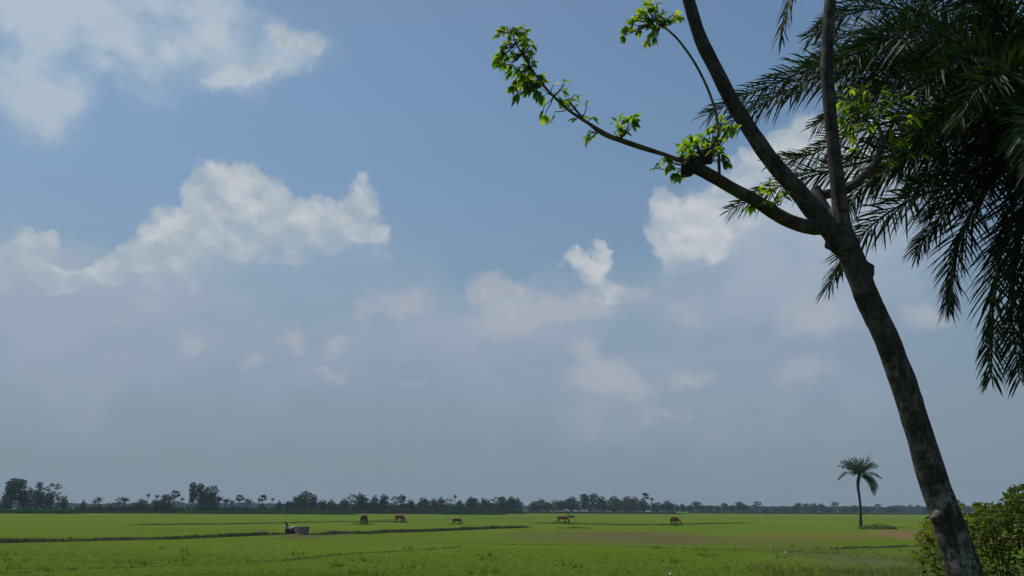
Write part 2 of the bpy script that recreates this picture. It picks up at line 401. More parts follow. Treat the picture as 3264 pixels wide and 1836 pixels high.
# ------------------------------------------------------------------ ground
def ground_mat():
    m_, nt, bs = new_mat('field_grass')
    P = nt.add('ShaderNodeNewGeometry').outputs['Position']
    P2 = nt.vmath('MULTIPLY', P, (1, 1, 0))
    n_big = nt.noise(nt.vmath('MULTIPLY', P2, (.4, 1, 1)), .035, 4, .5)
    n_mid = nt.noise(nt.vmath('MULTIPLY', P2, (.45, 1, 1)), .16, 5, .6)
    n_fine = nt.noise(P2, 1.6, 6, .65)
    col = nt.mix(nt.sstep(n_big, .36, .64), c4((.088, .145, .019)), c4((.118, .164, .024)))
    col = nt.mix(nt.math('MULTIPLY', nt.sstep(n_mid, .38, .70), .5), col, c4((.125, .160, .018)))
    col = nt.mix(nt.math('MULTIPLY', nt.sstep(n_fine, .50, .72), .55), col, c4((.042, .082, .010)))
    col = nt.mix(nt.math('MULTIPLY', nt.sstep(n_fine, .47, .30), .35), col, c4((.135, .165, .035)))
    # fields towards the tree line are paler
    sep = nt.add('ShaderNodeSeparateXYZ', {0: P})
    far = nt.sstep(sep.outputs[1], 90, 320)
    col = nt.mix(nt.math('MULTIPLY', far, .6), col, c4((.092, .138, .020)))
    wv = nt.noise(nt.vmath('MULTIPLY', P2, (1, 1, 0)), .12, 4, .6, out=1)
    warp = nt.vmath('ADD', P2, nt.vmath('SCALE', nt.vmath('SUBTRACT', wv, (.5, .5, .5)), scale=9.0))
    warp = nt.vmath('MULTIPLY', warp, (1, 1, 0))

    def patch(px0, py0, px1, py1, colour, soft, amt, inner=None):
        nonlocal col
        xm = (px0 + px1) / 2; ym = (py0 + py1) / 2
        ya = gnd(xm, py0).y; yb = gnd(xm, py1).y; yc = (ya + yb) / 2
        xa = gnd(px0, ym).x / gnd(px0, ym).y * yc; xb = gnd(px1, ym).x / gnd(px1, ym).y * yc
        mp = nt.add('ShaderNodeMapping', {'Vector': warp, 'Location': ((xa + xb) / 2, yc, 0), 'Rotation': (0, 0, -math.atan2((xa + xb) / 2, yc) * .0), 'Scale': (abs(xb - xa) / 2, abs(ya - yb) / 2, 1)}, vector_type='TEXTURE')
        g_ = nt.add('ShaderNodeTexGradient', {'Vector': mp.outputs[0]}, gradient_type='SPHERICAL').outputs[1]
        k = nt.math('MULTIPLY', nt.sstep(g_, .0, soft), nt.sstep(n_fine, .25, .62, amt * .6, amt))
        col = nt.mix(nt.math('MINIMUM', k, 1.0), col, c4(colour))

    patch(1500, 1690, 2440, 1744, (.112, .108, .042), .35, .72)      # stubble, purplish brown
    patch(1760, 1694, 2300, 1740, (.120, .096, .055), .5, .55)
    patch(2330, 1702, 2800, 1726, (.150, .118, .042), .35, .75)
    patch(2130, 1712, 2740, 1758, (.118, .116, .038), .5, .65)      # dry tan strip
    patch(2800, 1702, 3330, 1746, (.185, .120, .066), .25, 1.0)
    patch(2790, 1688, 3260, 1714, (.165, .118, .060), .35, .85)      # bare earth
    patch(2480, 1745, 3300, 1900, (.092, .105, .040), .5, .7)       # rough grey grass
    patch(2560, 1768, 2860, 1800, (.115, .112, .066), .5, .6)       # trodden track
    patch(1250, 1740, 2520, 1800, (.098, .150, .014), .4, .8)        # fresh yellow green seedlings
    patch(850, 1700, 1100, 1722, (.10, .082, .05), .5, .8)           # mud round the pump
    nt.l.new(col, bs.inputs['Base Color'])
    bs.inputs['Roughness'].default_value = 1; bs.inputs['Specular IOR Level'].default_value = .0
    bp = nt.add('ShaderNodeBump', {'Height': nt.noise(P2, 3.5, 6, .7), 'Strength': .9, 'Distance': .25})
    nt.l.new(bp.outputs[0], bs.inputs['Normal'])
    return m_


M['ground'] = ground_mat()


def sstep(a, b, x):
    t = max(0, min(1, (x - a) / (b - a))); return t * t * (3 - 2 * t)


def gz(x, y):
    bank = .6 * (1 - sstep(10, 22, y))
    z = bank + .035 * mnoise.noise(Vector((x * .08, y * .08, 0))) * sstep(10, 30, y)
    # the low earth rise on the right, beside the palm
    c = gnd(2930, 1712)
    z += .38 * math.exp(-(((x - c.x) / 7) ** 2 + ((y - c.y) / 8) ** 2)) * sstep(20, 40, y)
    return z


def make_ground():
    ys = [-60, -30, -10, 0, 5, 8, 10, 12, 14, 16, 18, 20, 22, 24]
    y = 25.0
    while y < 1380:
        ys.append(y); y *= 1.03
    ys.append(1400)
    me = MB(); N = 120
    for y in ys:
        half = max(90, 1.05 * y + 60)
        for k in range(N + 1):
            x = (-1 + 2 * k / N) * half
            me.v.append((x, y, gz(x, y)))
    for i in range(len(ys) - 1):
        for k in range(N):
            a = i * (N + 1) + k
            me.f.append((a, a + 1, a + N + 2, a + N + 1))
    o = me.build('ground', M['ground'], smooth=True)
    tag(o, 'flat green paddy field reaching to the distant tree line', 'field', kind='structure')


make_ground()


# ------------------------------------------------------------------ bunds and grass
M['bund'] = simple('bund_earth', (.018, .026, .007), (.040, .038, .016), .7, .95, .8, 5, .1)
M['blade'] = leaf_mat('grass_blade', (.092, .154, .020), (.138, .196, .025), (.17, .18, .04), .35, .8, .03, .12)
M['bund_blade'] = leaf_mat('bund_grass_blade', (.016, .036, .005), (.036, .060, .009), (.07, .06, .02), .25, .6, .2, .25)
M['dry_blade'] = leaf_mat('dry_blade', (.095, .120, .040), (.130, .140, .058), (.16, .15, .07), .25, .7, .2, .2)


def tuft(mb, x, y, z, h, n, spread, w):
    for _ in range(n):
        a = rnd.uniform(0, 6.283); l = rnd.uniform(.2, 1) * spread
        bx, by = x + rnd.gauss(0, spread * .35), y + rnd.gauss(0, spread * .35)
        hh = h * rnd.uniform(.55, 1.15); ca, sa = math.cos(a), math.sin(a)
        b2 = rnd.uniform(0, 6.283); ww = w * rnd.uniform(.7, 1.3)
        wx, wy = math.cos(b2) * ww, math.sin(b2) * ww
        mb.face((bx - wx, by - wy, z), (bx + wx, by + wy, z), (bx + ca * l, by + sa * l, z + hh))


BUND_GRASS = MB()


def bund(pts, w, h, label, tufts=1.0, name='field_bund', mesh=True):
    P = [gnd(*p) for p in pts]; mb = MB(); gb = BUND_GRASS
    dense = []
    for i in range(len(P) - 1):
        L = (P[i + 1] - P[i]).length; k = max(2, int(L / .6))
        for j in range(k): dense.append(P[i].lerp(P[i + 1], j / k))
    dense.append(P[-1])
    prof = [(-1, -.06), (-.62, .55), (-.3, .95), (.25, 1.0), (.6, .6), (1, -.06)]
    b = 0
    for i, p in enumerate(dense):
        t = (dense[min(i + 1, len(dense) - 1)] - dense[max(i - 1, 0)]).normalized(); s = Vector((t.y, -t.x, 0))
        off = .35 * mnoise.noise(Vector((p.x * .12, p.y * .12, 3)))
        ends = min(1, min(i, len(dense) - 1 - i) / 4)
        hv = h * (1 + .7 * mnoise.noise(Vector((p.x * .3, p.y * .3, 9))) + .4 * mnoise.noise(Vector((p.x * 1.1, p.y * 1.1, 1)))) * ends
        wv = w * (1 + .35 * mnoise.noise(Vector((p.x * .25, p.y * .25, 5))))
        for u, v in prof:
            q = p + s * (u * wv / 2 + off)
            z = gz(q.x, q.y) + max(v * hv, -.08) + (.04 * mnoise.noise(q * 1.7) if v > 0 else 0)
            mb.v.append((q.x, q.y, z))
        if i:
            for k in range(len(prof) - 1):
                a = (i - 1) * len(prof) + k
                mb.f.append((a, a + 1, a + len(prof) + 1, a + len(prof)))
        d = mnoise.noise(Vector((p.x * .21, p.y * .21, 20)))
        for _ in range(int(tufts * (7 + 9 * d)) if mesh else 9):
            q = p + s * rnd.uniform(-.55, .55) * w + t * rnd.uniform(-.3, .3) + s * off
            tuft(gb, q.x, q.y, gz(q.x, q.y) + h * .45 * ends, rnd.uniform(.10, .26) * (.6 + h * 1.6) * (1 if mesh else .55 + .4 * d), 5, .12 if mesh else .2, .02 if mesh else .012)
    if not mesh: return
    o = mb.build(name, M['bund'], smooth=True); tag(o, label, 'bund', kind='structure')


bund([(-200, 1738), (0, 1731), (200, 1727), (400, 1722), (560, 1719), (690, 1713), (800, 1708), (905, 1704)], .85, .22, 'dark earth bund running from the left edge to the pump', 1.2)
bund([(985, 1706), (1100, 1702), (1170, 1703), (1250, 1698), (1360, 1695), (1480, 1690), (1570, 1686), (1690, 1681)], .85, .25, 'dark grassy bund running right from the irrigation tank', 1.3)
bund([(390, 1675), (560, 1673), (700, 1672), (917, 1667), (1100, 1664), (1280, 1662)], .7, .12, 'thin low bund behind the irrigation tank', .8)
bund([(1690, 1668), (1850, 1671), (2000, 1674), (2130, 1673), (2250, 1670), (2400, 1668)], .7, .13, 'thin low bund beside the rightmost cow', .8)
bund([(0, 1829), (150, 1822), (300, 1814), (500, 1806), (700, 1796), (900, 1788), (1100, 1768), (1300, 1758), (1470, 1745)], .5, .02, 'faint grass line crossing the nearest field', .8, mesh=False)
bund([(1590, 1735), (1800, 1737), (2000, 1742), (2150, 1749), (2330, 1753), (2520, 1757), (2660, 1764)], .5, .02, 'low bund between stubble and bright seedlings', 1.2, mesh=False)
bund([(2660, 1750), (2740, 1746), (2800, 1746), (2890, 1742), (2960, 1740)], .6, .07, 'rough grassy edge below the bare earth', .8)
bund([(1200, 1657), (1500, 1655), (1700, 1653)], .7, .05, 'faint far bund behind the brown calf', .3)
bund([(1780, 1684), (1860, 1683), (1880, 1684)], .7, .10, 'short dark bund piece below the grazing cow', .8)
tag(BUND_GRASS.build('bund_grass', M['bund_blade']), 'dark grass tufts growing along the earth bunds', 'grass', kind='stuff')


def paddy():
    mb, dry = MB(), MB()
    n = 0
    while n < 26000:
        py = rnd.uniform(1712, 1852); px = rnd.uniform(-160, 3420)
        p = gnd(px, py)
        if rnd.random() > (py - 1690) / 150: continue
        if py < 1746 and px > 2790 + 40 * mnoise.noise(Vector((p.x * .3, p.y * .2, 1))): continue
        if py < 1738 and 1640 < px < 2800 and rnd.random() < .85: continue
        k = mnoise.noise(Vector((p.x * .10, p.y * .16, 2)))
        if k + rnd.uniform(-.5, .5) < -.15: continue
        n += 1
        roughg = px > 2480 + 200 * mnoise.noise(Vector((p.x * .1, p.y * .1, 7))) and py > 1748
        tgt = dry if roughg and rnd.random() < .6 else mb
        tuft(tgt, p.x, p.y, gz(p.x, p.y) - .01, .065 if not roughg else .10, 3, .11, .014)
    # sparse larger weeds
    for _ in range(45):
        px, py = rnd.uniform(0, 3000), rnd.uniform(1745, 1836); p = gnd(px, py)
        for _k in range(rnd.randint(2, 7)):
            tuft(mb, p.x + rnd.gauss(0, .2), p.y + rnd.gauss(0, .25), gz(p.x, p.y), .22, 6, .14, .018)
    tag(mb.build('paddy_grass', M['blade']), 'short green rice seedlings covering the near fields', 'grass', kind='stuff')
    tag(dry.build('rough_grass', M['dry_blade']), 'rough greyish grass on the verge at lower right', 'grass', kind='stuff')


paddy()


# ------------------------------------------------------------------ far trees
def crown_blobs(mb, spec, n, size, seed):
    """leaf clumps in several uneven lumps; unit-height tree, z from 0 to 1"""
    r_ = random.Random(seed)
    for cx, cy, cz, rx, ry, rz, wt in spec:
        for _ in range(int(n * wt)):
            while True:
                d = Vector((r_.uniform(-1, 1), r_.uniform(-1, 1), r_.uniform(-1, 1)))
                if .25 < d.length < 1: break
            k = 1 + .28 * mnoise.noise(d * 2.1 + Vector((cx * 9, cz * 9, seed)))
            p = Vector((cx + d.x * rx * k, cy + d.y * ry * k, cz + d.z * rz * k))
            a = Vector((r_.gauss(0, 1), r_.gauss(0, 1), r_.gauss(0, .8))).normalized()
            b = a.orthogonal().normalized(); c = a.cross(b); s = size * r_.uniform(.5, 1.3)
            th = r_.uniform(0, 6.28); b, c = b * math.cos(th) + c * math.sin(th), c * math.cos(th) - b * math.sin(th)
            mb.face(p - b * s, p + c * s * .55, p + b * s, p - c * s * .55)


def palm_crown(mb, top, n, L, seed, droop=.9, w=.05, up=.9):
    r_ = random.Random(seed)
    for i in range(n):
        a = i * 2.399 + r_.uniform(-.3, .3); e = -0.5 + (up + .5) * ((i + .5) / n) + r_.uniform(-.15, .15)
        l = L * r_.uniform(.75, 1.1); d = Vector((math.cos(a) * math.cos(e), math.sin(a) * math.cos(e), math.sin(e)))
        p = Vector(top); prev = None; side = Vector((-math.sin(a), math.cos(a), 0))
        K = 5
        for k in range(K + 1):
            t = k / K; ww = w * math.sin(math.pi * min(1, .12 + t * .9)) * 1.0
            row = (p - side * ww + Vector((0, 0, -ww * .5)), p, p + side * ww + Vector((0, 0, -ww * .5)))
            if prev:
                mb.face(prev[0], prev[1], row[1], row[0]); mb.face(prev[1], prev[2], row[2], row[1])
            prev = row
            p = p + d * (l / K); d = (d + Vector((0, 0, -droop / K))).normalized()


def fan_crown(mb, top, n, L, seed):
    """ragged palmyra head of stiff fan leaves on stalks, with open gaps"""
    r_ = random.Random(seed)
    for i in range(n):
        a = i * 2.4 + r_.gauss(0, .3); e = r_.uniform(-.7, 1.3)
        d = Vector((math.cos(a) * math.cos(e), math.sin(a) * math.cos(e), math.sin(e)))
        s = d.cross(Vector((0, 0, 1))); s = s.normalized() if s.length > .1 else Vector((1, 0, 0)); u = s.cross(d)
        l = L * r_.uniform(.7, 1.25); b0 = Vector(top) + d * l * .45 - Vector((0, 0, .02))
        mb.face(Vector(top) - s * .006, Vector(top) + s * .006, b0 + s * .006, b0 - s * .006)
        th = r_.uniform(-.9, .9); s = s * math.cos(th) + u * math.sin(th)
        for k in range(6):
            a2 = (k - 2.5) * .48; q = d * math.cos(a2) + s * math.sin(a2); q.z -= .18; w = (s * math.cos(a2) - d * math.sin(a2)) * L * .11
            mb.face(b0, b0 + q * l * .30 - w, b0 + q * l * r_.uniform(.42, .62), b0 + q * l * .30 + w)


PROTO = {}


def proto(kind, leaf='far_leaf'):
    key = (kind, leaf)
    if key in PROTO: return PROTO[key]
    t, c = MB(), MB(); sd_ = sum(map(ord, kind)) + 3
    if kind == 'round':
        t.tube([(0, 0, -.03), (.01, 0, .2), (-.01, .01, .5)], [.035, .028, .018], 6, 2)
        for a in range(4): t.tube([(0, 0, .25 + .05 * a), (.14 * math.cos(a * 1.7), .14 * math.sin(a * 1.7), .55)], [.015, .006], 4, 1)
        crown_blobs(c, [(0, 0, .62, .30, .30, .26, 1.2), (.17, .05, .50, .24, .22, .2, .8), (-.18, 0, .54, .22, .2, .22, .8), (.03, 0, .82, .2, .2, .17, .6), (-.05, .05, .34, .30, .28, .16, .7), (.22, 0, .72, .12, .12, .1, .3), (.1, 0, .2, .25, .25, .12, .35)], 155, .046, sd_)
    elif kind == 'tall':
        t.tube([(0, 0, -.03), (.015, 0, .3), (-.01, .01, .75)], [.028, .022, .010], 6, 2)
        for a in range(5): t.tube([(0, 0, .28 + .08 * a), (.12 * math.cos(a * 2.1), .12 * math.sin(a * 2.1), .48 + .08 * a)], [.012, .005], 4, 1)
        crown_blobs(c, [(.03, 0, .86, .19, .18, .14, 1), (.14, 0, .70, .19, .18, .15, .9), (-.14, .02, .75, .19, .18, .15, .9), (0, 0, .55, .20, .19, .15, .9), (.10, 0, .38, .14, .13, .10, .45), (-.1, 0, .44, .14, .14, .11, .45)], 135, .038, sd_)
    elif kind == 'loose':
        t.tube([(0, 0, -.03), (-.02, 0, .3), (.03, .01, .7)], [.025, .018, .008], 6, 2)
        for a in range(7): t.tube([(0, 0, .2 + .07 * a), (.2 * math.cos(a * 2.3), .2 * math.sin(a * 2.3), .45 + .07 * a)], [.010, .004], 4, 1)
        crown_blobs(c, [(.18, 0, .80, .13, .12, .10, .5), (-.16, 0, .88, .15, .14, .11, .6), (0, .1, .66, .16, .14, .12, .5), (-.24, 0, .60, .12, .11, .10, .4), (.26, 0, .55, .13, .11, .10, .4), (.03, 0, .93, .1, .1, .07, .3), (0, 0, .4, .15, .12, .08, .25)], 120, .036, sd_)
    elif kind == 'wide':
        t.tube([(0, 0, -.03), (.0, 0, .3), (.05, .01, .6)], [.045, .035, .015], 6, 2)
        for a in range(5): t.tube([(0, 0, .2 + .05 * a), (.3 * math.cos(a * 1.3), .2 * math.sin(a * 1.3), .5 + .04 * a)], [.016, .006], 4, 1)
        crown_blobs(c, [(0, 0, .60, .42, .35, .26, 1.2), (.34, 0, .46, .28, .25, .2, .6), (-.36, 0, .50, .28, .25, .24, .6), (.12, 0, .82, .24, .2, .15, .5), (-.2, 0, .76, .2, .2, .14, .4), (0, 0, .25, .45, .35, .14, .5)], 150, .048, sd_)
    elif kind == 'bush':
        t.tube([(0, 0, -.05), (.02, 0, .3)], [.05, .02], 5, 1)
        crown_blobs(c, [(0, 0, .40, .45, .4, .40, 1), (.38, 0, .30, .35, .3, .30, .6), (-.4, 0, .34, .35, .3, .34, .6), (.1, 0, .72, .25, .25, .24, .4)], 110, .075, sd_)
    elif kind == 'palm':
        t.tube([(0, 0, -.03), (.02, 0, .3), (.0, 0, .72)], [.024, .020, .022], 6, 3)
        palm_crown(c, (0, 0, .74), 26, .30, sd_, 1.0, .030)
    elif kind == 'thin_palm':
        t.tube([(0, 0, -.03), (-.02, 0, .4), (.0, 0, .82)], [.016, .013, .014], 6, 3)
        palm_crown(c, (0, 0, .83), 22, .20, sd_, 1.0, .026)
    elif kind == 'fan_palm':
        t.tube([(0, 0, -.03), (.012, 0, .4), (.0, 0, .84)], [.022, .017, .018], 6, 3)
        fan_crown(c, (0, 0, .84), 22, .24, sd_)
    tm = t.mesh('trunk', M['far_bark'], True)
    lm = M['far_palm_leaf'] if 'palm' in kind and leaf == 'far_leaf' else M[leaf]
    PROTO[key] = (tm, c.mesh('crown', lm)); return PROTO[key]


def far_tree(kind, px, top, width, dist, label, group, leaf='far_leaf', base=None):
    d = ray(px, top); p = Vector((0, 0, EYE)) + d * (dist / d.y)
    zb = 0.0
    h = p.z - zb
    wpx = width / F * dist * 1.0
    nat = {'round': .74, 'tall': .52, 'loose': .66, 'wide': 1.2, 'bush': 1.4, 'palm': .56, 'thin_palm': .38, 'fan_palm': .38}[kind]
    s = wpx / nat
    s = max(h * .55, min(s, h * 2.2))
    tm, cm = proto(kind, leaf)
    name = {'palm': 'palm_tree', 'thin_palm': 'palm_tree', 'fan_palm': 'palm_tree', 'bush': 'shrub'}.get(kind, 'tree')
    r = thing(name, label, 'palm tree' if 'palm' in kind else ('shrub' if kind == 'bush' else 'tree'), (p.x, p.y, zb), rnd.uniform(0, 6.28), group)
    r.scale = (s, s, h)
    for nm, me in (('trunk', tm), ('crown', cm)):
        o = bpy.data.objects.new(nm if not (nm == 'crown' and kind == 'bush') else 'foliage', me); COL.objects.link(o); o.parent = r
    return r


ORD = ['first', 'second', 'third', 'fourth', 'fifth', 'sixth', 'seventh', 'eighth', 'ninth', 'tenth', 'eleventh', 'twelfth', 'thirteenth', 'fourteenth', 'fifteenth', 'sixteenth', 'seventeenth', 'eighteenth', 'nineteenth', 'twentieth']
LOOK = {'round': 'round crowned dark tree', 'tall': 'tall narrow dark tree', 'loose': 'open crowned feathery tree', 'wide': 'broad spreading dark tree', 'bush': 'low dark shrub',
        'palm': 'bushy date palm', 'thin_palm': 'slender long stemmed palm', 'fan_palm': 'round headed fan palm'}
LOOKC = {'olive_leaf': 'olive', 'pale_leaf': 'pale brownish', 'far_leaf': 'dark'}


def clump(where, group, dist, rows):
    """rows: kind, px, top, width, leaf, extra distance"""
    rows = sorted(rows, key=lambda r: r[1]); cnt = {}; tot = {}
    for r in rows:
        k = (r[0], r[4]); tot[k] = tot.get(k, 0) + 1
    for kind, px, top, width, leaf, dd in rows:
        k = (kind, leaf); i = cnt.get(k, 0); cnt[k] = i + 1
        look = LOOK[kind].replace('dark', LOOKC[leaf]) if leaf != 'far_leaf' else LOOK[kind]
        if tot[k] == 1: lab = f'{look} {where}'
        else: lab = f'{ORD[i]} {look} {where}'
        far_tree(kind, px, top, width, dist + dd, lab, group, leaf)


D, O, Pl = 'far_leaf', 'olive_leaf', 'pale_leaf'
clump('in the grove at far left edge', 'trees of the far left grove', 325, [
    ('round', -12, 1546, 44, D, 0), ('tall', 48, 1524, 62, D, 0), ('round', 38, 1530, 44, D, 8), ('tall', 70, 1527, 50, D, 4), ('wide', 20, 1570, 60, O, -6), ('round', 98, 1550, 50, O, 4), ('wide', 82, 1560, 60, D, 12),
    ('loose', 130, 1536, 52, D, 6), ('round', 130, 1556, 52, O, -4), ('loose', 170, 1540, 56, Pl, 8), ('round', 158, 1566, 42, D, 2), ('palm', 188, 1574, 40, D, 0), ('round', 208, 1577, 30, O, -4), ('bush', 195, 1598, 50, D, -6), ('bush', 100, 1600, 50, O, -8), ('bush', 15, 1600, 50, D, -8)])
clump('standing in the gap right of the far left grove', 'lone trees between the far left groves', 335, [
    ('round', 267, 1592, 17, D, 5), ('palm', 318, 1576, 36, O, 0), ('palm', 305, 1585, 28, D, 6), ('bush', 318, 1604, 26, D, 0), ('bush', 246, 1613, 30, D, 0), ('bush', 352, 1606, 46, O, 4), ('bush', 226, 1612, 20, D, -3)])
clump('in the mixed grove right of the left grove gap', 'trees of the mixed left grove', 340, [
    ('palm', 400, 1576, 50, D, 0), ('loose', 383, 1585, 30, O, 4), ('bush', 425, 1596, 30, D, 0), ('round', 452, 1587, 42, D, 3), ('thin_palm', 474, 1566, 20, D, 5), ('thin_palm', 502, 1570, 22, D, 4), ('palm', 530, 1564, 40, D, 6), ('round', 528, 1575, 46, O, 0),
    ('fan_palm', 560, 1563, 30, D, 4), ('round', 500, 1590, 50, O, -3), ('bush', 548, 1598, 50, O, -8), ('thin_palm', 582, 1581, 22, D, 0), ('bush', 600, 1608, 34, D, -3), ('bush', 470, 1603, 70, D, -6), ('palm', 545, 1570, 36, D, -2), ('bush', 395, 1610, 40, D, -5)])
clump('in the tallest clump left of the irrigation tank', 'trees of the tall left palm clump', 345, [
    ('tall', 617, 1537, 34, D, 4), ('thin_palm', 630, 1545, 26, D, 2), ('tall', 641, 1540, 36, D, 0), ('thin_palm', 663, 1542, 28, D, 6), ('loose', 686, 1547, 44, D, 2), ('palm', 655, 1552, 40, D, 4), ('palm', 622, 1556, 40, O, 6), ('round', 655, 1560, 50, O, 2), ('round', 682, 1562, 46, D, 0), ('palm', 702, 1572, 38, D, -3), ('bush', 640, 1607, 60, D, -4), ('tall', 672, 1566, 30, D, -3), ('bush', 690, 1600, 40, D, -5)])
clump('in the low row above the irrigation tank', 'trees of the low palm row', 355, [
    ('palm', 722, 1581, 40, D, 0), ('palm', 742, 1586, 30, D, 5), ('fan_palm', 765, 1577, 28, O, 3), ('palm', 788, 1581, 36, D, 0), ('palm', 798, 1586, 30, D, 6), ('fan_palm', 838, 1578, 24, D, 4), ('thin_palm', 828, 1585, 22, D, 2), ('bush', 838, 1602, 40, D, 0), ('thin_palm', 870, 1581, 18, D, 6), ('round', 891, 1593, 16, D, 2), ('bush', 750, 1610, 60, D, 0), ('bush', 880, 1612, 50, D, 0)])
clump('in the broad clump left of the leftmost cow', 'trees of the broad clump', 370, [
    ('wide', 945, 1580, 60, O, 0), ('tall', 977, 1564, 40, O, 3), ('round', 960, 1574, 46, D, 8), ('round', 1000, 1573, 40, O, 5), ('round', 920, 1595, 40, D, 0), ('round', 1032, 1591, 44, D, 4), ('round', 1058, 1590, 30, D, 0), ('wide', 1010, 1600, 60, D, 6), ('bush', 1075, 1606, 44, D, 0)])
clump('in the row above the leftmost cows', 'trees of the row above the cows', 390, [
    ('round', 1100, 1587, 36, D, 0), ('loose', 1122, 1575, 34, D, 4), ('round', 1150, 1569, 40, D, 2), ('round', 1160, 1576, 34, D, 6), ('round', 1194, 1577, 30, D, 0), ('round', 1222, 1572, 38, D, 5), ('loose', 1228, 1580, 34, D, 8), ('loose', 1258, 1581, 32, O, 0), ('tall', 1282, 1576, 26, D, 4), ('round', 1308, 1590, 34, D, 0), ('wide', 1180, 1602, 50, D, 6), ('bush', 1240, 1606, 50, D, 3), ('bush', 1128, 1606, 44, D, 3), ('bush', 1290, 1606, 44, D, 0)])
clump('in the row above the brown calf', 'trees of the row above the calf', 405, [
    ('round', 1348, 1583, 44, D, 0), ('wide', 1365, 1592, 50, O, 0), ('round', 1384, 1587, 34, O, 4), ('round', 1405, 1582, 30, D, 2), ('loose', 1428, 1589, 36, D, 0), ('thin_palm', 1451, 1571, 17, D, 5), ('round', 1467, 1591, 26, D, 2), ('bush', 1450, 1608, 46, D, 0), ('round', 1500, 1582, 40, D, 4), ('tall', 1512, 1587, 34, D, 8), ('wide', 1541, 1585, 44, D, 0), ('round', 1556, 1590, 30, D, 6), ('loose', 1582, 1584, 40, D, 2), ('tall', 1600, 1582, 34, D, 5), ('round', 1629, 1580, 40, D, 0), ('round', 1618, 1592, 44, D, 8), ('round', 1650, 1584, 32, D, 3), ('wide', 1575, 1602, 60, D, 4), ('bush', 1650, 1606, 40, D, 0), ('bush', 1420, 1608, 44, D, 0), ('bush', 1500, 1606, 60, D, -3)])
clump('in the dense wood above the grazing cow', 'trees of the dense middle wood', 480, [
    ('round', 1700, 1596, 34, D, 0), ('round', 1726, 1588, 42, D, 3), ('wide', 1745, 1598, 50, D, 8), ('round', 1768, 1591, 44, D, 0), ('tall', 1790, 1595, 30, D, 5), ('round', 1825, 1580, 50, D, 4), ('wide', 1812, 1590, 50, D, 10), ('tall', 1862, 1574, 42, D, 0), ('tall', 1892, 1571, 30, D, 6), ('wide', 1880, 1584, 60, D, 3), ('round', 1917, 1579, 46, D, 8), ('wide', 1922, 1596, 60, O, -6), ('round', 1955, 1579, 56, D, 4), ('wide', 1960, 1592, 66, O, -4), ('round', 1998, 1579, 54, O, 0), ('round', 2024, 1582, 46, O, 5), ('wide', 2000, 1598, 60, O, -8), ('fan_palm', 2055, 1572, 24, D, 3), ('round', 2050, 1590, 40, D, -3), ('thin_palm', 2077, 1581, 22, D, 5), ('wide', 2092, 1598, 60, D, 0), ('round', 2125, 1593, 36, D, 4), ('round', 2150, 1605, 34, D, 0), ('bush', 1700, 1612, 60, D, -6)])
clump('in the low row above the rightmost cow', 'trees of the low right row', 600, [
    ('round', 2175, 1604, 26, D, 0), ('round', 2198, 1608, 26, D, 10), ('tall', 2220, 1597, 30, D, 0), ('round', 2238, 1608, 30, D, 8), ('round', 2262, 1609, 28, D, 0), ('round', 2288, 1613, 24, D, 8), ('tall', 2308, 1603, 24, D, 0), ('round', 2332, 1609, 28, D, 6), ('tall', 2356, 1599, 36, D, 0), ('round', 2372, 1605, 28, D, 9), ('fan_palm', 2412, 1599, 26, D, 0), ('bush', 2440, 1616, 50, D, 0), ('bush', 2392, 1620, 40, D, 4)])
clump('in the hazy row left of the lone date palm', 'hazy trees left of the lone palm', 720, [
    ('round', 2470, 1614, 36, D, 0), ('round', 2500, 1613, 34, D, 10), ('tall', 2545, 1603, 32, D, 0), ('round', 2530, 1610, 36, D, 12), ('tall', 2568, 1604, 26, D, 8), ('round', 2592, 1602, 36, D, 0), ('round', 2616, 1604, 34, D, 6), ('wide', 2580, 1616, 70, D, -6), ('fan_palm', 2660, 1600, 24, D, 0), ('round', 2640, 1613, 36, D, 6), ('round', 2690, 1614, 40, O, 2), ('round', 2724, 1609, 36, D, 0)])
clump('in the hazy row right of the lone date palm', 'hazy trees right of the lone palm', 720, [
    ('round', 2765, 1614, 40, D, 4), ('fan_palm', 2800, 1607, 26, D, 0), ('round', 2832, 1613, 40, D, 6), ('palm', 2873, 1612, 26, D, 0), ('round', 2855, 1616, 36, D, 8), ('palm', 2900, 1603, 22, D, 2), ('palm', 2925, 1604, 24, D, 5), ('round', 2950, 1614, 44, D, 0), ('round', 3020, 1612, 50, D, 6), ('round', 3085, 1611, 56, D, 0), ('round', 3160, 1612, 60, D, 8), ('wide', 3235, 1610, 70, D, 0)])


def distant_wood():
    mb = MB(); r_ = random.Random(5)
    px = -700
    while px < 4100:
        n = mnoise.noise(Vector((px * .012, 0, 4))); h = 6.2 + 2.4 * n + 1.6 * mnoise.noise(Vector((px * .05, 0, 9)))
        if 225 < px < 420 or 1655 < px < 1700: h *= .8
        d = ray(px, 1620); dist = 1000 + 60 * mnoise.noise(Vector((px * .01, 2, 2)))
        c = d * (dist / d.y)
        for _ in range(14):
            p = Vector((c.x + r_.gauss(0, 2.5), c.y + r_.uniform(-14, 14), h * r_.uniform(0, 1) ** .8))
            a = Vector((r_.gauss(0, 1), r_.gauss(0, 1), r_.gauss(0, .6))).normalized(); b = a.orthogonal().normalized(); cc = a.cross(b); s = r_.uniform(.9, 2.1)
            mb.face(p - b * s, p + cc * s * .7, p + b * s, p - cc * s * .7)
        px += 2.4
    tag(mb.build('distant_wood', M['far_leaf']), 'blue hazy wood along the horizon behind the trees', 'wood', kind='stuff')


distant_wood()
M['crop'] = leaf_mat('tall_crop', (.018, .085, .022), (.038, .120, .030), (.06, .13, .04), .25, .6, .2, .1)
M['scrub'] = leaf_mat('scrub', (.030, .050, .018), (.060, .072, .030), (.08, .08, .04), .2, .7, .2, .1)


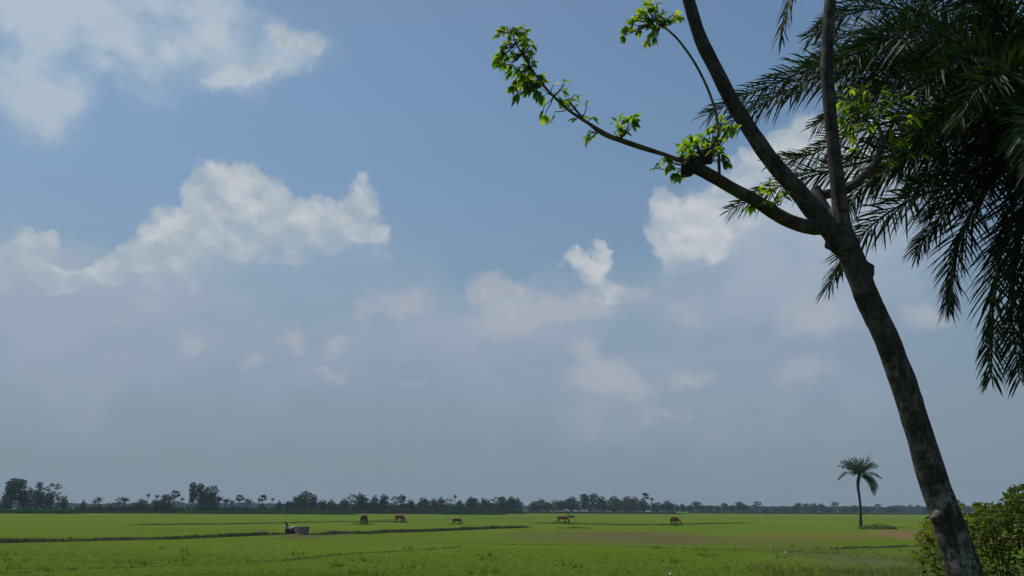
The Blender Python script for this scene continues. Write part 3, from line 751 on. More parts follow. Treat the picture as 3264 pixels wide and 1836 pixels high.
def crop(name, px0, px1, dist, depth, h, mat, label, n):
    mb = MB(); r_ = random.Random(int(px0) + 9)
    for _ in range(n):
        px = r_.uniform(px0, px1); d = ray(px, 1620); Y = dist + r_.uniform(0, depth)
        x = d.x / d.y * Y; e = min(1, (px - px0) / 40 + .2, (px1 - px) / 40 + .2)
        hh = h * e * r_.uniform(.5, 1.05) * (1 + .25 * mnoise.noise(Vector((x * .05, Y * .05, 0)))); a = r_.uniform(0, 6.28); w = r_.uniform(.12, .35)
        dx, dy = math.cos(a) * w, math.sin(a) * w
        mb.face((x - dx, Y - dy, -.02), (x + dx, Y + dy, -.02), (x + dx * .6 + r_.gauss(0, .15), Y + dy, hh), (x - dx * .6 + r_.gauss(0, .15), Y - dy, hh * .9))
    tag(mb.build(name, M[mat]), label, 'crop', kind='stuff')


crop('tall_crop', -120, 260, 275, 30, 1.35, 'crop', 'dark green strip of tall crop below the far left grove', 7000)
crop('tall_crop', 560, 1140, 300, 26, 1.05, 'crop', 'dark green crop strip below the low palm row', 8000)
crop('tall_crop', 1395, 1612, 330, 20, 1.25, 'crop', 'bright green crop strip below the trees above the calf', 4000)
crop('scrub', 1060, 1400, 350, 26, 1.7, 'scrub', 'grey green scrub below the row above the cows', 5000)
crop('scrub', 1060, 1672, 392, 26, 3.2, 'scrub', 'dark undergrowth filling the row above the cows and calf', 6000)
crop('scrub', 225, 610, 338, 22, 2.2, 'scrub', 'undergrowth filling the gap right of the far left grove', 3500)
crop('scrub', 600, 1085, 352, 20, 2.0, 'scrub', 'undergrowth below the low palm row and broad clump', 3500)
crop('scrub', 230, 560, 300, 30, .7, 'scrub', 'low scrub fringe below the mixed left grove', 4000)
crop('scrub', 1600, 2180, 450, 24, 1.0, 'scrub', 'low green fringe below the dense middle wood', 5000)
crop('scrub', 2180, 3300, 540, 30, 1.0, 'scrub', 'low green fringe below the hazy right trees', 6000)


# ------------------------------------------------------------------ huts and poles by the far wood
M['white_wall'] = simple('limewashed_wall', (.16, .17, .165), (.24, .24, .23), 1.2, .9)
M['tin_roof'] = simple('tin_roof', (.10, .12, .12), (.16, .17, .17), 1.5, .6)
M['red_roof'] = simple('rust_red_roof', (.15, .085, .07), (.22, .125, .10), 1.5, .85)
M['dark_open'] = simple('dark_opening', (.012, .012, .012), (.02, .02, .02), 1, .9)
M['pole'] = simple('pale_concrete', (.46, .46, .44), (.60, .60, .58), 2, .9)


def hut(px, dist, w, d, h, wall, roof, label):
    r_ = ray(px, 1620); p = r_ * (dist / r_.y)
    t = thing('hut', label, 'hut', (p.x, p.y, 0), rnd.uniform(-.25, .25), 'small huts under the dense middle wood')
    a = MB(); a.box((0, 0, h / 2 - .02), w, d, h); wl = a.build('wall', M[wall], t)
    b = MB(); e = .35; z0, z1 = h + .0, h + .55
    A = [(-w / 2 - e, -d / 2 - e, z0), (w / 2 + e, -d / 2 - e, z0), (w / 2 + e, d / 2 + e, z0), (-w / 2 - e, d / 2 + e, z0)]
    k = len(b.v); b.v += A + [(-w / 2 - e * .4, 0, z1), (w / 2 + e * .4, 0, z1)]
    b.f += [(k, k + 1, k + 5, k + 4), (k + 2, k + 3, k + 4, k + 5), (k, k + 4, k + 3), (k + 1, k + 2, k + 5), (k + 3, k + 2, k + 1, k)]
    b.build('roof', M[roof], t)
    c = MB(); c.box((.22 * w, -d / 2 - .01, .5), .5, .06, 1.0); c.build('door', M['dark_open'], t)
    c = MB(); c.box((-.22 * w, -d / 2 - .01, .75), .4, .06, .4); c.build('window', M['dark_open'], t)


hut(1808, 455, 1.7, 2, 1.3, 'white_wall', 'tin_roof', 'white hut under trees above the grazing cow, left of two')
hut(1833, 458, 1.6, 2, 1.2, 'white_wall', 'tin_roof', 'small white hut beside the red roofed hut')
hut(1862, 455, 2.8, 2.6, 1.2, 'white_wall', 'red_roof', 'hut with reddish roof under the dense middle wood')
hut(2066, 460, 2.4, 2.2, 1.1, 'white_wall', 'tin_roof', 'white tin roofed hut below the palm right of the dense wood')


def pole(px, top, dist, label):
    d = ray(px, top); p = Vector((0, 0, EYE)) + d * (dist / d.y)
    t = thing('utility_pole', label, 'utility pole', (p.x, p.y, 0), .2, 'pale utility poles along the far tree line')
    a = MB(); a.tube([(0, 0, -.2), (0, 0, p.z)], [.16, .10], 8, 1); a.build('pole', M['pole'], t, True)
    b = MB(); b.box((0, -.14, p.z - .45), 1.5, .1, .12); b.build('crossarm', M['pole'], t)


pole(1119, 1574, 385, 'pale utility pole above the leftmost cow, before the trees')
pole(1766, 1587, 440, 'pale utility pole left of the grazing cow')
pole(2151, 1607, 440, 'pale short utility pole above the rightmost cow')


# ------------------------------------------------------------------ cows
def hide(name, a, b): return simple(name, a, b, 2.2, .75, .2, 30)


M['hide'] = hide('red_brown_hide', (.15, .050, .022), (.26, .092, .040))
M['dark_hide'] = hide('dark_brown_hide', (.055, .022, .013), (.12, .045, .022))
M['black_hide'] = hide('blackish_hide', (.010, .010, .008), (.03, .028, .022))
M['horn'] = simple('horn', (.05, .045, .04), (.14, .12, .10), 6, .5)


def cow_body(pose, s):
    """faces +x; grazing with head down, or lying"""
    b = MB(); hs = -.0
    lying = pose == 'lie'
    dz = -.52 if lying else 0
    b.tube([(-.78, 0, 1.06 + dz), (-.62, 0, 1.06 + dz), (-.25, 0, 1.0 + dz), (.20, 0, .99 + dz), (.52, 0, 1.03 + dz), (.72, 0, 1.02 + dz)], [.10, .26, .31, .32, .28, .13], 14, 4, flat=(.80, 1.0))
    b.ball((-.60, 0, 1.12 + dz), .20, .20, .18); b.ball((.48, 0, 1.22 + dz), .17, .10, .15)      # hips, hump
    if lying:
        b.tube([(.60, 0, .55), (.85, 0, .78), (.98, 0, .92)], [.19, .14, .11], 10, 3); head0, head1 = Vector((.94, 0, .95)), Vector((1.30, 0, .78))
    elif pose == 'graze':
        b.tube([(.58, 0, 1.05), (.86, 0, .86), (1.05, .02, .58), (1.10, .03, .42)], [.20, .15, .12, .10], 10, 3); head0, head1 = Vector((1.06, .03, .50)), Vector((1.22, .05, .10))
    else:                                   # head turned low to one side
        b.tube([(.58, 0, 1.05), (.82, -.12, .90), (.98, -.30, .72)], [.20, .15, .11], 10, 3); head0, head1 = Vector((.96, -.30, .74)), Vector((1.12, -.46, .42))
    b.tube([head0 + (head0 - head1) * .10, head0, head0.lerp(head1, .45), head1], [.07, .125, .105, .07], 10, 3)
    hd = (head1 - head0).normalized(); sd2 = hd.cross(Vector((0, 0, 1)))
    sd2 = sd2.normalized() if sd2.length > .1 else Vector((0, 1, 0))
    for k in (-1, 1):
        e0 = head0 + sd2 * k * .09; b.tube([e0, e0 + sd2 * k * .11 - hd * .03, e0 + sd2 * k * .2 + Vector((0, 0, -.03))], [.03, .05, .015], 6, 2)
    for k, (x, step) in enumerate(((-.60, .06), (-.60, -.10), (.50, -.06), (.50, .10))):
        y = (.17, -.17)[k % 2]
        if lying:
            b.tube([(x, y, .45), (x + .25, y * 1.7, .14), (x - .05, y * 2.0, .08)], [.14, .09, .05], 8, 2)
        elif x < 0:
            b.tube([(x - .02, y * .9, .98), (x + .08, y * 1.05, .72), (x - .10 + step, y, .44), (x - .04 + step, y, .20), (x + step, y, .03)], [.20, .13, .07, .05, .06], 8, 3)
        else:
            b.tube([(x, y * .9, .92), (x + .02, y, .66), (x + step * .5, y, .40), (x + step, y, .18), (x + .03 + step, y, .03)], [.16, .10, .065, .05, .06], 8, 3)
    b.tube([(-.80, 0, 1.12 + dz), (-.90, 0, .95 + dz), (-.90, .02, .62 + dz * .6), (-.88, .03, .40 + dz * .4)], [.035, .03, .025, .05], 6, 3)
    me = b; me.v = [(x * s, y * s, z * s) for x, y, z in me.v]
    return me, head0 * s, hd, sd2


def cow(px, py, rz, pose, s, mat, label, name='cow', cat='cow', group='brown cattle grazing on the paddy field'):
    p = gnd(px, py); t = thing(name, label, cat, (p.x, p.y, gz(p.x, p.y) - .12 * s), rz, group)
    b, h0, hd, sd2 = cow_body(pose, s)
    o = b.build('body', M[mat], t, True)
    rm = o.modifiers.new('remesh', 'REMESH'); rm.mode = 'VOXEL'; rm.voxel_size = .035 * s; rm.use_smooth_shade = True
    sm = o.modifiers.new('smooth', 'SMOOTH'); sm.factor = .5; sm.iterations = 4
    for k in (-1, 1):
        hb = MB(); e = h0 + sd2 * k * .06 * s - hd * .10 * s
        hb.tube([e, e + sd2 * k * .07 * s - hd * .05 * s, e + sd2 * k * .09 * s - hd * .13 * s], [.025 * s, .02 * s, .006 * s], 6, 3); hb.build('horn', M['horn'], t, True)
    return t


COW_GRASS = MB()


def cow_grass(px, py, s=1.0):
    p = gnd(px, py)
    for _ in range(110):
        x, y = p.x + rnd.gauss(0, .9 * s), p.y + rnd.gauss(-.2, .7 * s)
        tuft(COW_GRASS, x, y, gz(x, y) - .02, .36 * s, 3, .14, .025)


for px_, py_, s_ in ((1160, 1672, 1), (1273, 1666, 1), (1456, 1671, .6), (1792, 1668, 1), (2150, 1675, 1), (1822, 1651, .7)): cow_grass(px_, py_, s_)
tag(COW_GRASS.build('pasture_grass', M['blade']), 'longer green grass round the feet of the cattle', 'grass', kind='stuff')
cow(1160, 1672, R(80), 'graze', 1.1, 'dark_hide', 'dark brown cow seen end on, leftmost of the cattle')
cow(1273, 1666, R(-38), 'graze', 1.1, 'hide', 'reddish brown cow grazing, second of the cattle from left')
cow(1456, 1671, R(-12), 'graze', .72, 'dark_hide', 'small dark brown calf with head down above the bund', 'calf', 'calf')
cow(1792, 1668, R(-14), 'graze', 1.0, 'hide', 'reddish cow grazing sideways beside a dark resting animal')
cow(2150, 1675, R(50), 'turn', 1.05, 'hide', 'red brown cow with turned head, rightmost of the cattle')
cow(1822, 1651, R(165), 'lie', 1.0, 'black_hide', 'blackish animal lying in grass behind the grazing cow', 'resting_cow', 'cow')


# ------------------------------------------------------------------ irrigation pump and tank
M['concrete'] = simple('weathered_concrete', (.22, .165, .115), (.32, .25, .185), 2.5, .95, .6, 14)
M['concrete_pale'] = simple('pale_cement', (.24, .22, .18), (.34, .31, .26), 4, .95, .4, 20)
M['iron'] = simple('dark_iron', (.018, .017, .015), (.05, .045, .038), 6, .7, .3, 20)
M['grey_metal'] = simple('dusty_grey_metal', (.22, .215, .18), (.36, .345, .29), 5, .6, .2, 20)
M['rod'] = simple('bare_steel', (.42, .42, .40), (.55, .55, .52), 8, .4)


def irrigation():
    p = gnd(963, 1705); p = Vector((p.x, p.y, 0))
    t = thing('irrigation_tank', 'square weathered brown concrete tank beside the grey pump', 'water tank', (p.x, p.y, 0), R(36))
    w, d, h, k = .86, .80, .60, .10
    a = MB()
    # front wall with a low arched outlet, then three plain walls
    n = 8; arch = [(-.35, -.05)] + [(-.20 + .15 * math.cos(math.pi * (1 - i / n)), 0.05 + .16 * math.sin(math.pi * i / n)) for i in range(n + 1)] + [(-.06, -.05)]
    outer = [(-w / 2, -.05), (-w / 2, h), (w / 2, h), (w / 2, -.05)]
    poly = [outer[0], outer[1], outer[2], outer[3]] + [(x, z) for x, z in reversed(arch)]
    for y, flip in ((-d / 2, False), (-d / 2 + k, True)):
        b = len(a.v); a.v += [(x, y, z) for x, z in poly]
        idx = tuple(range(b, b + len(poly))); a.f.append(idx[::-1] if not flip else idx)
    b0, b1 = 0, len(poly)
    for i in range(len(poly)):
        j = (i + 1) % len(poly); a.f.append((b0 + i, b0 + j, b1 + j, b1 + i))
    for c, sx, sy in (((0, d / 2 - k / 2), w, k), ((-w / 2 + k / 2, 0), k, d - 2 * k), ((w / 2 - k / 2, 0), k, d - 2 * k)):
        a.box((c[0], c[1], h / 2 - .03), sx, sy, h + .06 - .004)
    a.build('basin', M['concrete'], t)
    r_ = MB()
    for c, sx, sy in (((0, -d / 2 + .05), w + .10, .2), ((0, d / 2 - .05), w + .10, .2), ((-w / 2 + .05, 0), .2, d - .30), ((w / 2 - .05, 0), .2, d - .30)):
        r_.box((c[0], c[1], h + .045), sx, sy, .08)
    r_.build('rim', M['concrete'], t)
    s_ = MB(); s_.tube([(-.20, -.35, .09), (-.21, -.52, .06), (-.22, -.70, .0)], [.15, .15, .14], 10, 3, flat=(1, .6)); s_.build('spout', M['concrete_pale'], t, True)
    # pump set left of it
    q = gnd(917, 1702)
    pt = thing('irrigation_pump', 'grey metal irrigation pump with upright handle left of the tank', 'water pump', (q.x, q.y, 0), R(8))
    a = MB(); a.box((.30, 0, .10), 1.15, .5, .26, 0, .92); a.box((.05, 0, .30), .5, .36, .22); a.build('base', M['iron'], pt)
    a = MB(); a.tube([(-.28, 0, .58), (-.12, 0, .52), (.10, 0, .42), (.34, 0, .40), (.50, 0, .52), (.62, .02, .50)], [.10, .13, .15, .18, .17, .10], 12, 4); a.ball((.42, 0, .46), .24, .22, .20); a.build('casing', M['grey_metal'], pt, True)
    a = MB(); a.tube([(.62, .02, .50), (.80, .06, .52), (.95, .12, .46)], [.06, .06, .06], 10, 3); a.build('pipe', M['iron'], pt, True)
    a = MB(); a.tube([(.35, -.22, .26), (.35, -.30, .26)], [.24, .24], 18, 1); a.tube([(.35, -.20, .26), (.35, -.33, .26)], [.05, .05], 8, 1); a.build('flywheel', M['iron'], pt, True)
    a = MB(); a.tube([(-.05, 0, .55), (-.14, 0, .78), (-.26, 0, 1.02)], [.06, .075, .06], 8, 3, flat=(1.2, .6)); a.build('handle', M['iron'], pt, True)
    a = MB(); a.tube([(.22, -.02, .52), (.06, -.02, .80), (-.04, -.02, 1.0)], [.016, .016, .016], 6, 2); a.build('rod', M['rod'], pt, True)


irrigation()


def mound():
    p = gnd(832, 1706); a = MB(); n = 22; rg = 8
    for i in range(rg + 1):
        for k in range(n):
            an = 6.283 * k / n; r = i / rg; q = Vector((math.cos(an) * r * .85, math.sin(an) * r * .9, 0))
            a.v.append((q.x, q.y, .40 * (1 - r * r) ** 1.5 * (1 + .4 * mnoise.noise(q * 3)) - .03 + .03 * mnoise.noise(q * 7)))
    for i in range(rg):
        for k in range(n): a.f.append((i * n + k, (i + 1) * n + k, (i + 1) * n + (k + 1) % n, i * n + (k + 1) % n))
    t = a.build('earth_mound', M['bund_soil'], smooth=True); t.location = (p.x, p.y, 0); tag(t, 'small brown earth mound on the bund left of the pump', 'mound')


M['bund_soil'] = simple('dry_soil', (.08, .07, .035), (.13, .10, .055), 3, .95, .8, 12, .1)
mound()


# egrets in the paddy
M['white_feather'] = simple('white_feather', (.48, .48, .44), (.58, .58, .54), 8, .8)
M['beak'] = simple('yellow_beak', (.35, .24, .05), (.45, .30, .06), 8, .5)
M['dark_feather'] = simple('dark_feather', (.03, .03, .025), (.06, .06, .05), 8, .8)


def egret(px, py, rz, label, s=1.0, wing='white_feather'):
    p = gnd(px, py); t = thing('egret', label, 'bird', (p.x, p.y, gz(p.x, p.y)), rz, 'small white egrets in the paddy')
    a = MB()
    a.tube([(-.17, 0, .20), (-.08, 0, .22), (.04, 0, .24), (.11, 0, .27)], [.015, .045, .055, .03], 10, 3)
    a.tube([(.09, 0, .26), (.13, 0, .33), (.10, 0, .38), (.13, 0, .43)], [.03, .018, .015, .02], 8, 4); a.ball((.14, 0, .435), .032, .02, .02)
    o = a.build('body', M['white_feather'], t, True)
    w = MB()
    for k in (-1, 1): w.tube([(.07, k * .045, .25), (-.04, k * .055, .225), (-.17, k * .03, .19)], [.02, .035, .008], 8, 3, flat=(1, .5))
    w.build('wing', M[wing], t, True)
    b = MB(); b.tube([(.165, 0, .435), (.215, 0, .425)], [.009, .002], 6, 1); b.build('beak', M['beak'], t, True)
    for k in (-1, 1):
        l = MB(); l.tube([(.0, k * .02, .20), (.01, k * .02, .10), (.0, k * .02, -.01)], [.008, .006, .006], 5, 1); l.build('leg', M['dark_feather'], t, True)
    t.scale = (s, s, s); return t


egret(2505, 1768, .4, 'white egret in the seedlings left of the trunk', .5)
egret(1626, 1782, 2.6, 'white bird with dark wing in the nearest field below the calf', .45, 'dark_feather')
egret(2137, 1840, 1.2, 'white egret at the bottom edge of the photo', .45)
egret(680, 1641, .2, 'tiny white egret far off below the tall palm clump', .9)


# ------------------------------------------------------------------ fronds
def catmull(P, sub):
    P = [Vector(p) for p in P]; out = []
    for i in range(len(P) - 1):
        p0 = P[max(i - 1, 0)]; p1 = P[i]; p2 = P[i + 1]; p3 = P[min(i + 2, len(P) - 1)]
        for k in range(sub):
            t = k / sub
            out.append(0.5 * ((2 * p1) + (p2 - p0) * t + (2 * p0 - 5 * p1 + 4 * p2 - p3) * t * t + (3 * p1 - p0 - 3 * p2 + p3) * t ** 3))
    out.append(P[-1]); return out


def resample(path, n):
    L = [0]
    for i in range(1, len(path)): L.append(L[-1] + (path[i] - path[i - 1]).length)
    out = []; j = 0
    for k in range(n + 1):
        d = L[-1] * k / n
        while j < len(L) - 2 and L[j + 1] < d: j += 1
        seg = L[j + 1] - L[j]; t = (d - L[j]) / seg if seg else 0
        out.append(path[j].lerp(path[j + 1], t))
    return out, L[-1]


def frond(leaf, stem, pts, per_side=80, ll=.34, lw=.014, start=.16, r_=rnd, lift=.35, droop=.35, r0=.022):
    """feather frond: pointed leaflets in a shallow V along an arching stalk"""
    path, L = resample(catmull(pts, 8), per_side)
    n = len(path) - 1
    stem.tube(path[::max(1, n // 14)] + [path[-1]], [r0 * (1 - .85 * i / 16) for i in range(len(path[::max(1, n // 14)]) + 1)], 6, 1)
    for i in range(n + 1):
        t = i / n
        if t < start: continue
        u = (t - start) / (1 - start)
        p = path[i]; T = (path[min(i + 1, n)] - path[max(i - 1, 0)]).normalized()
        S = T.cross(Vector((0, 0, 1)))
        S = S.normalized() if S.length > .15 else T.cross(Vector((0, 1, 0))).normalized()
        N = S.cross(T)
        if N.z < 0: N = -N
        ln = ll * (.45 + .55 * math.sin(math.pi * min(1, .22 + u * .62))) * (1 - .42 * u ** 3)
        for k in (-1, 1):
            fw = .62 + .75 * u ** 1.5 + r_.gauss(0, .08); hz = math.sqrt(max(0, 1 - T.z * T.z)); ph = ((.15 + .85 * hz) if (i + (k > 0)) % 2 else (-.10 - .55 * hz)) * lift * 2 + r_.gauss(0, .20)
            q = S * k * math.cos(ph) + N * math.sin(ph)
            d = (q + T * fw).normalized(); l = ln * r_.uniform(.80, 1.12)
            w = d.cross(Vector((r_.gauss(0, .6), r_.gauss(0, .6), r_.gauss(0, .6))) + N * .6)
            wv = (w.normalized() if w.length > .05 else S) * lw * (1 - .30 * u) * r_.uniform(.8, 1.15)
            a = p; dr = Vector((0, 0, -1)) * droop * l
            m1 = p + d * l * .38 + dr * .10; m2 = p + d * l * .74 + dr * .42; e = p + d * l * .98 + dr * .85
            b = len(leaf.v)
            leaf.v += [tuple(a - wv * .45), tuple(a + wv * .45), tuple(m1 + wv), tuple(m1 - wv), tuple(m2 + wv * .75), tuple(m2 - wv * .75), tuple(e)]
            leaf.f += [(b, b + 1, b + 2, b + 3), (b + 3, b + 2, b + 4, b + 5), (b + 5, b + 4, b + 6)]


# ------------------------------------------------------------------ lone date palm, middle distance
def lone_palm():
    Y = gnd(2744, 1680).y; base = at(2744, 1681, Y)
    t = thing('date_palm', 'lone date palm with long curved stem standing in the field', 'palm tree', tuple(base))
    rel = lambda px, py, dy=0: at(px, py, Y + dy) - base
    hub = rel(2740, 1514)
    tr = MB(); path = [rel(2745, 1686), rel(2744, 1668), rel(2743, 1625), rel(2740, 1590), rel(2735, 1552), rel(2736, 1530), hub]
    tr.tube(path, [.30, .22, .155, .17, .19, .24, .22], 12, 6, wob=.18, seed=3)
    tr.build('trunk', M['palm_bark'], t, True)
    tips = [((2672, 1484), (2702, 1492), 1), ((2680, 1470), (2708, 1480), -1), ((2690, 1466), (2715, 1482), 2), ((2704, 1461), (2722, 1484), 1), ((2715, 1462), (2728, 1484), -2), ((2727, 1459), (2735, 1482), 1), ((2741, 1462), (2741, 1484), 2), ((2752, 1463), (2747, 1486), -1),
            ((2771, 1450), (2757, 1480), 0), ((2782, 1472), (2762, 1486), 1), ((2798, 1484), (2770, 1484), -1), ((2794, 1490), (2768, 1492), 2), ((2672, 1528), (2698, 1507), 0), ((2808, 1523), (2778, 1508), 0), ((2786, 1577), (2775, 1530), .5), ((2793, 1562), (2778, 1530), -.5), ((2797, 1548), (2776, 1524), 1),
            ((2778, 1560), (2768, 1530), 1), ((2790, 1570), (2776, 1528), -1), ((2783, 1568), (2770, 1530), -.2), ((2798, 1556), (2779, 1526), .4), ((2680, 1476), (2705, 1486), -2.5), ((2788, 1478), (2764, 1488), -2.2), ((2720, 1460), (2730, 1484), .4), ((2708, 1470), (2722, 1486), 1.8), ((2748, 1468), (2745, 1486), -.4), ((2740, 1475), (2739, 1490), -3.2), ((2700, 1490), (2715, 1494), 3), ((2765, 1490), (2755, 1490), 3), ((2712, 1478), (2722, 1490), -3), ((2690, 1478), (2712, 1488), -1.5), ((2775, 1462), (2758, 1486), 1.6)]
    for (tx, ty), (mx, my), dy in tips:
        lf, st = MB(), MB()
        frond(lf, st, [hub, rel(mx, my, dy * .6), rel(tx, ty, dy)], 46, .60, .040, .12, lift=.5, droop=.3, r0=.05)
        lf.v += st.v; off = len(lf.v) - len(st.v); lf.f += [tuple(off + i for i in f) for f in st.f]
        lf.build('frond', M['date_leaf'], t)
    # low scrub at its foot
    s = thing('shrub', 'low green scrub patch at the foot of the lone date palm', 'shrub', tuple(gnd(2790, 1688)))
    b = MB(); st = MB()
    o = gnd(2790, 1688)
    for px, w_, h_ in ((2758, 26, 7), (2780, 34, 11), (2805, 36, 13), (2828, 28, 9), (2843, 20, 6)):
        c = gnd(px, 1687) - o
        crown_blobs(b, [(c.x, c.y, .2 * h_ / 18, w_ / 2 / F * Y * 1.3, 1.2, h_ / F * Y, 1)], 420, .10, px)
        st.tube([(c.x, c.y, -.1), (c.x + .05, c.y, .4)], [.03, .01], 5, 1)
    b.build('foliage', M['bush_leaf'], s); st.build('stem', M['twig'], s)


lone_palm()


# ------------------------------------------------------------------ big date palm on the right
def big_palm():
    Y = 8.0; base = Vector((at(3420, 430, Y).x, Y + .2, gz(5, Y)))
    t = thing('date_palm', 'large dark date palm with drooping fronds filling the upper right', 'palm tree', tuple(base))
    rel = lambda px, py, d: at(px, py, d) - base
    hub = rel(3300, 420, Y)
    tr = MB(); tr.tube([Vector((0, 0, -.2)), Vector((0, 0, .6)), hub * .5 + Vector((.12, 0, .1)), hub * .85, hub], [.30, .22, .19, .23, .20], 16, 8, wob=.2, seed=5)
    tr.build('trunk', M['palm_bark'], t, True)
    FR = [
        [(3080, 150, 7.6), (2900, 110, 7.4), (2760, 140, 7.3), (2640, 225, 7.2)],
        [(3090, 280, 8.4), (2900, 270, 8.7), (2740, 310, 8.9), (2600, 400, 9.0)],
        [(3150, 60, 8.2), (3000, -30, 8.3), (2850, -40, 8.4), (2700, 20, 8.4), (2600, 95, 8.4)],
        [(3120, 200, 8.3), (2930, 140, 8.5), (2780, 150, 8.6), (2640, 210, 8.7), (2540, 300, 8.7)],
        [(3200, 450, 8.3), (3100, 470, 8.5), (2990, 530, 8.6), (2900, 620, 8.6)],
        [(3050, 250, 8.0), (2770, 222, 7.9), (2620, 240, 7.8), (2470, 310, 7.75), (2310, 400, 7.7)],
        [(3050, 240, 7.9), (2763, 205, 7.7), (2613, 212, 7.6), (2453, 272, 7.5), (2262, 362, 7.5)],
        [(3100, 330, 8.1), (2850, 385, 8.3), (2700, 432, 8.4), (2590, 492, 8.4), (2468, 512, 8.4)],
        [(3120, 420, 8.2), (2900, 480, 8.5), (2640, 545, 8.7), (2470, 600, 8.8), (2330, 668, 8.8)],
        [(3180, 500, 7.8), (3042, 585, 7.6), (2931, 622, 7.5), (2800, 700, 7.4), (2700, 800, 7.4), (2645, 905, 7.4)],
        [(3150, 400, 8.0), (3030, 432, 7.9), (2876, 520, 7.9), (2745, 600, 8.0), (2690, 700, 8.0)],
        [(3220, 470, 7.8), (3130, 540, 7.6), (3042, 635, 7.5), (2975, 722, 7.5), (2926, 800, 7.5)],
        [(3230, 480, 8.1), (3160, 570, 8.0), (3090, 690, 8.0), (3045, 820, 8.0), (3025, 980, 8.0)],
        [(3260, 520, 7.7), (3222, 700, 7.5), (3180, 850, 7.5), (3165, 980, 7.5), (3160, 1200, 7.6)],
        [(3290, 560, 7.9), (3250, 760, 7.8), (3228, 920, 7.8), (3228, 1040, 7.8), (3250, 1215, 7.8)],
        [(3320, 540, 7.7), (3290, 720, 7.6), (3275, 900, 7.6), (3268, 1030, 7.6), (3262, 1150, 7.6)],
        [(3200, 240, 8.0), (3050, 100, 8.0), (2880, 30, 8.0), (2720, 40, 7.9), (2580, 118, 7.9)],
        [(3200, 100, 7.4), (2980, -160, 7.0), (2720, -220, 6.9), (2550, -90, 6.9), (2492, 108, 6.9)],
        [(3180, 230, 8.4), (2990, 120, 8.7), (2820, 90, 8.8), (2660, 130, 8.9), (2560, 220, 8.9)],
        [(3200, 260, 7.3), (3050, 130, 6.9), (2900, 100, 6.7), (2760, 160, 6.6), (2680, 260, 6.6)],
        [(3180, 330, 7.4), (3060, 260, 6.9), (2930, 250, 6.7), (2800, 300, 6.6), (2700, 400, 6.6)],
        [(3230, 360, 7.3), (3150, 330, 6.8), (3050, 350, 6.6), (2950, 420, 6.5), (2870, 540, 6.5)],
        [(3190, 380, 8.7), (3060, 370, 9.3), (2920, 390, 9.6), (2800, 440, 9.8), (2700, 520, 9.9)],
        [(3200, 300, 8.8), (3080, 220, 9.4), (2940, 200, 9.8), (2800, 230, 10.0), (2670, 300, 10.1)],
        [(3240, 180, 7.9), (3150, 20, 7.8), (3020, -80, 7.8), (2880, -100, 7.8), (2740, -40, 7.9)],
        [(3270, 250, 7.6), (3220, 90, 7.4), (3120, 0, 7.3), (3000, -10, 7.3), (2880, 50, 7.3)],
        [(3290, 260, 8.2), (3260, 100, 8.5), (3200, 20, 8.6), (3100, 30, 8.7), (3000, 120, 8.7)],
        [(3240, 300, 7.2), (3180, 210, 6.7), (3090, 180, 6.4), (3000, 220, 6.3), (2920, 310, 6.3)],
        [(3280, 320, 7.0), (3240, 240, 6.4), (3190, 230, 6.1), (3120, 280, 6.0), (3060, 380, 6.0)],
        [(3260, 400, 8.6), (3190, 420, 9.2), (3110, 480, 9.4), (3030, 570, 9.5), (2960, 680, 9.5)],
        [(3330, 300, 7.8), (3380, 120, 7.8), (3470, 20, 7.8), (3600, 20, 7.8), (3720, 120, 7.8)],
        [(3390, 340, 8.0), (3520, 280, 8.1), (3680, 300, 8.1), (3840, 400, 8.1), (3960, 560, 8.1)],
        [(3380, 420, 7.6), (3500, 440, 7.3), (3640, 520, 7.2), (3760, 640, 7.2), (3840, 800, 7.2)],
        [(3360, 480, 8.1), (3440, 600, 8.2), (3520, 760, 8.2), (3560, 940, 8.2), (3580, 1100, 8.2)],
        [(3310, 240, 7.4), (3330, 60, 6.9), (3320, -80, 6.5), (3280, -140, 6.1), (3220, -120, 5.8)],
        [(3330, 250, 8.6), (3370, 60, 9.2), (3420, -60, 9.8), (3480, -100, 10.3), (3540, -60, 10.7)],
        [(3300, 380, 7.0), (3290, 350, 6.2), (3290, 380, 5.7), (3300, 460, 5.3), (3320, 580, 5.0)],
        [(3290, 300, 8.7), (3260, 200, 9.5), (3230, 180, 10.2), (3200, 220, 10.7), (3170, 320, 11.0)],
        [(3270, 330, 7.6), (3180, 300, 7.3), (3080, 320, 7.2), (2970, 390, 7.1), (2890, 490, 7.1)],
        [(3250, 270, 8.2), (3130, 180, 8.4), (2990, 170, 8.5), (2850, 230, 8.6), (2740, 340, 8.6)],
        [(3250, 350, 8.3), (3120, 340, 8.6), (2980, 390, 8.8), (2860, 470, 8.9), (2790, 580, 8.9)],
    ]
    for k, fr in enumerate(FR):
        lf, st = MB(), MB(); r_ = random.Random(50 + k)
        pts = [hub + Vector((0, 0, .02))] + [rel(*p) for p in fr]
        frond(lf, st, pts, 170, .46, .0118, .12, r_, .5, .24, .024)
        o = lf.build('frond', M['palm_leaf'], t); st.build('stalk', M['palm_rachis'], o, True)
    # dry leaf-base stubs round the head
    bt = MB(); r_ = random.Random(9)
    for k in range(46):
        a = k * 2.4; z = -.75 + .7 * k / 46; c = hub + Vector((0, 0, z)) + (hub * -.08) * (-z)
        d = Vector((math.cos(a), math.sin(a), 1.1)).normalized()
        bt.tube([c + d * .05, c + d * .22, c + d * .36], [.055, .035, .02], 5, 1, flat=(1.2, .6))
    bt.build('leaf_base', M['palm_bark'], t)


big_palm()


# ------------------------------------------------------------------ the leaning foreground tree
TY = 6.0


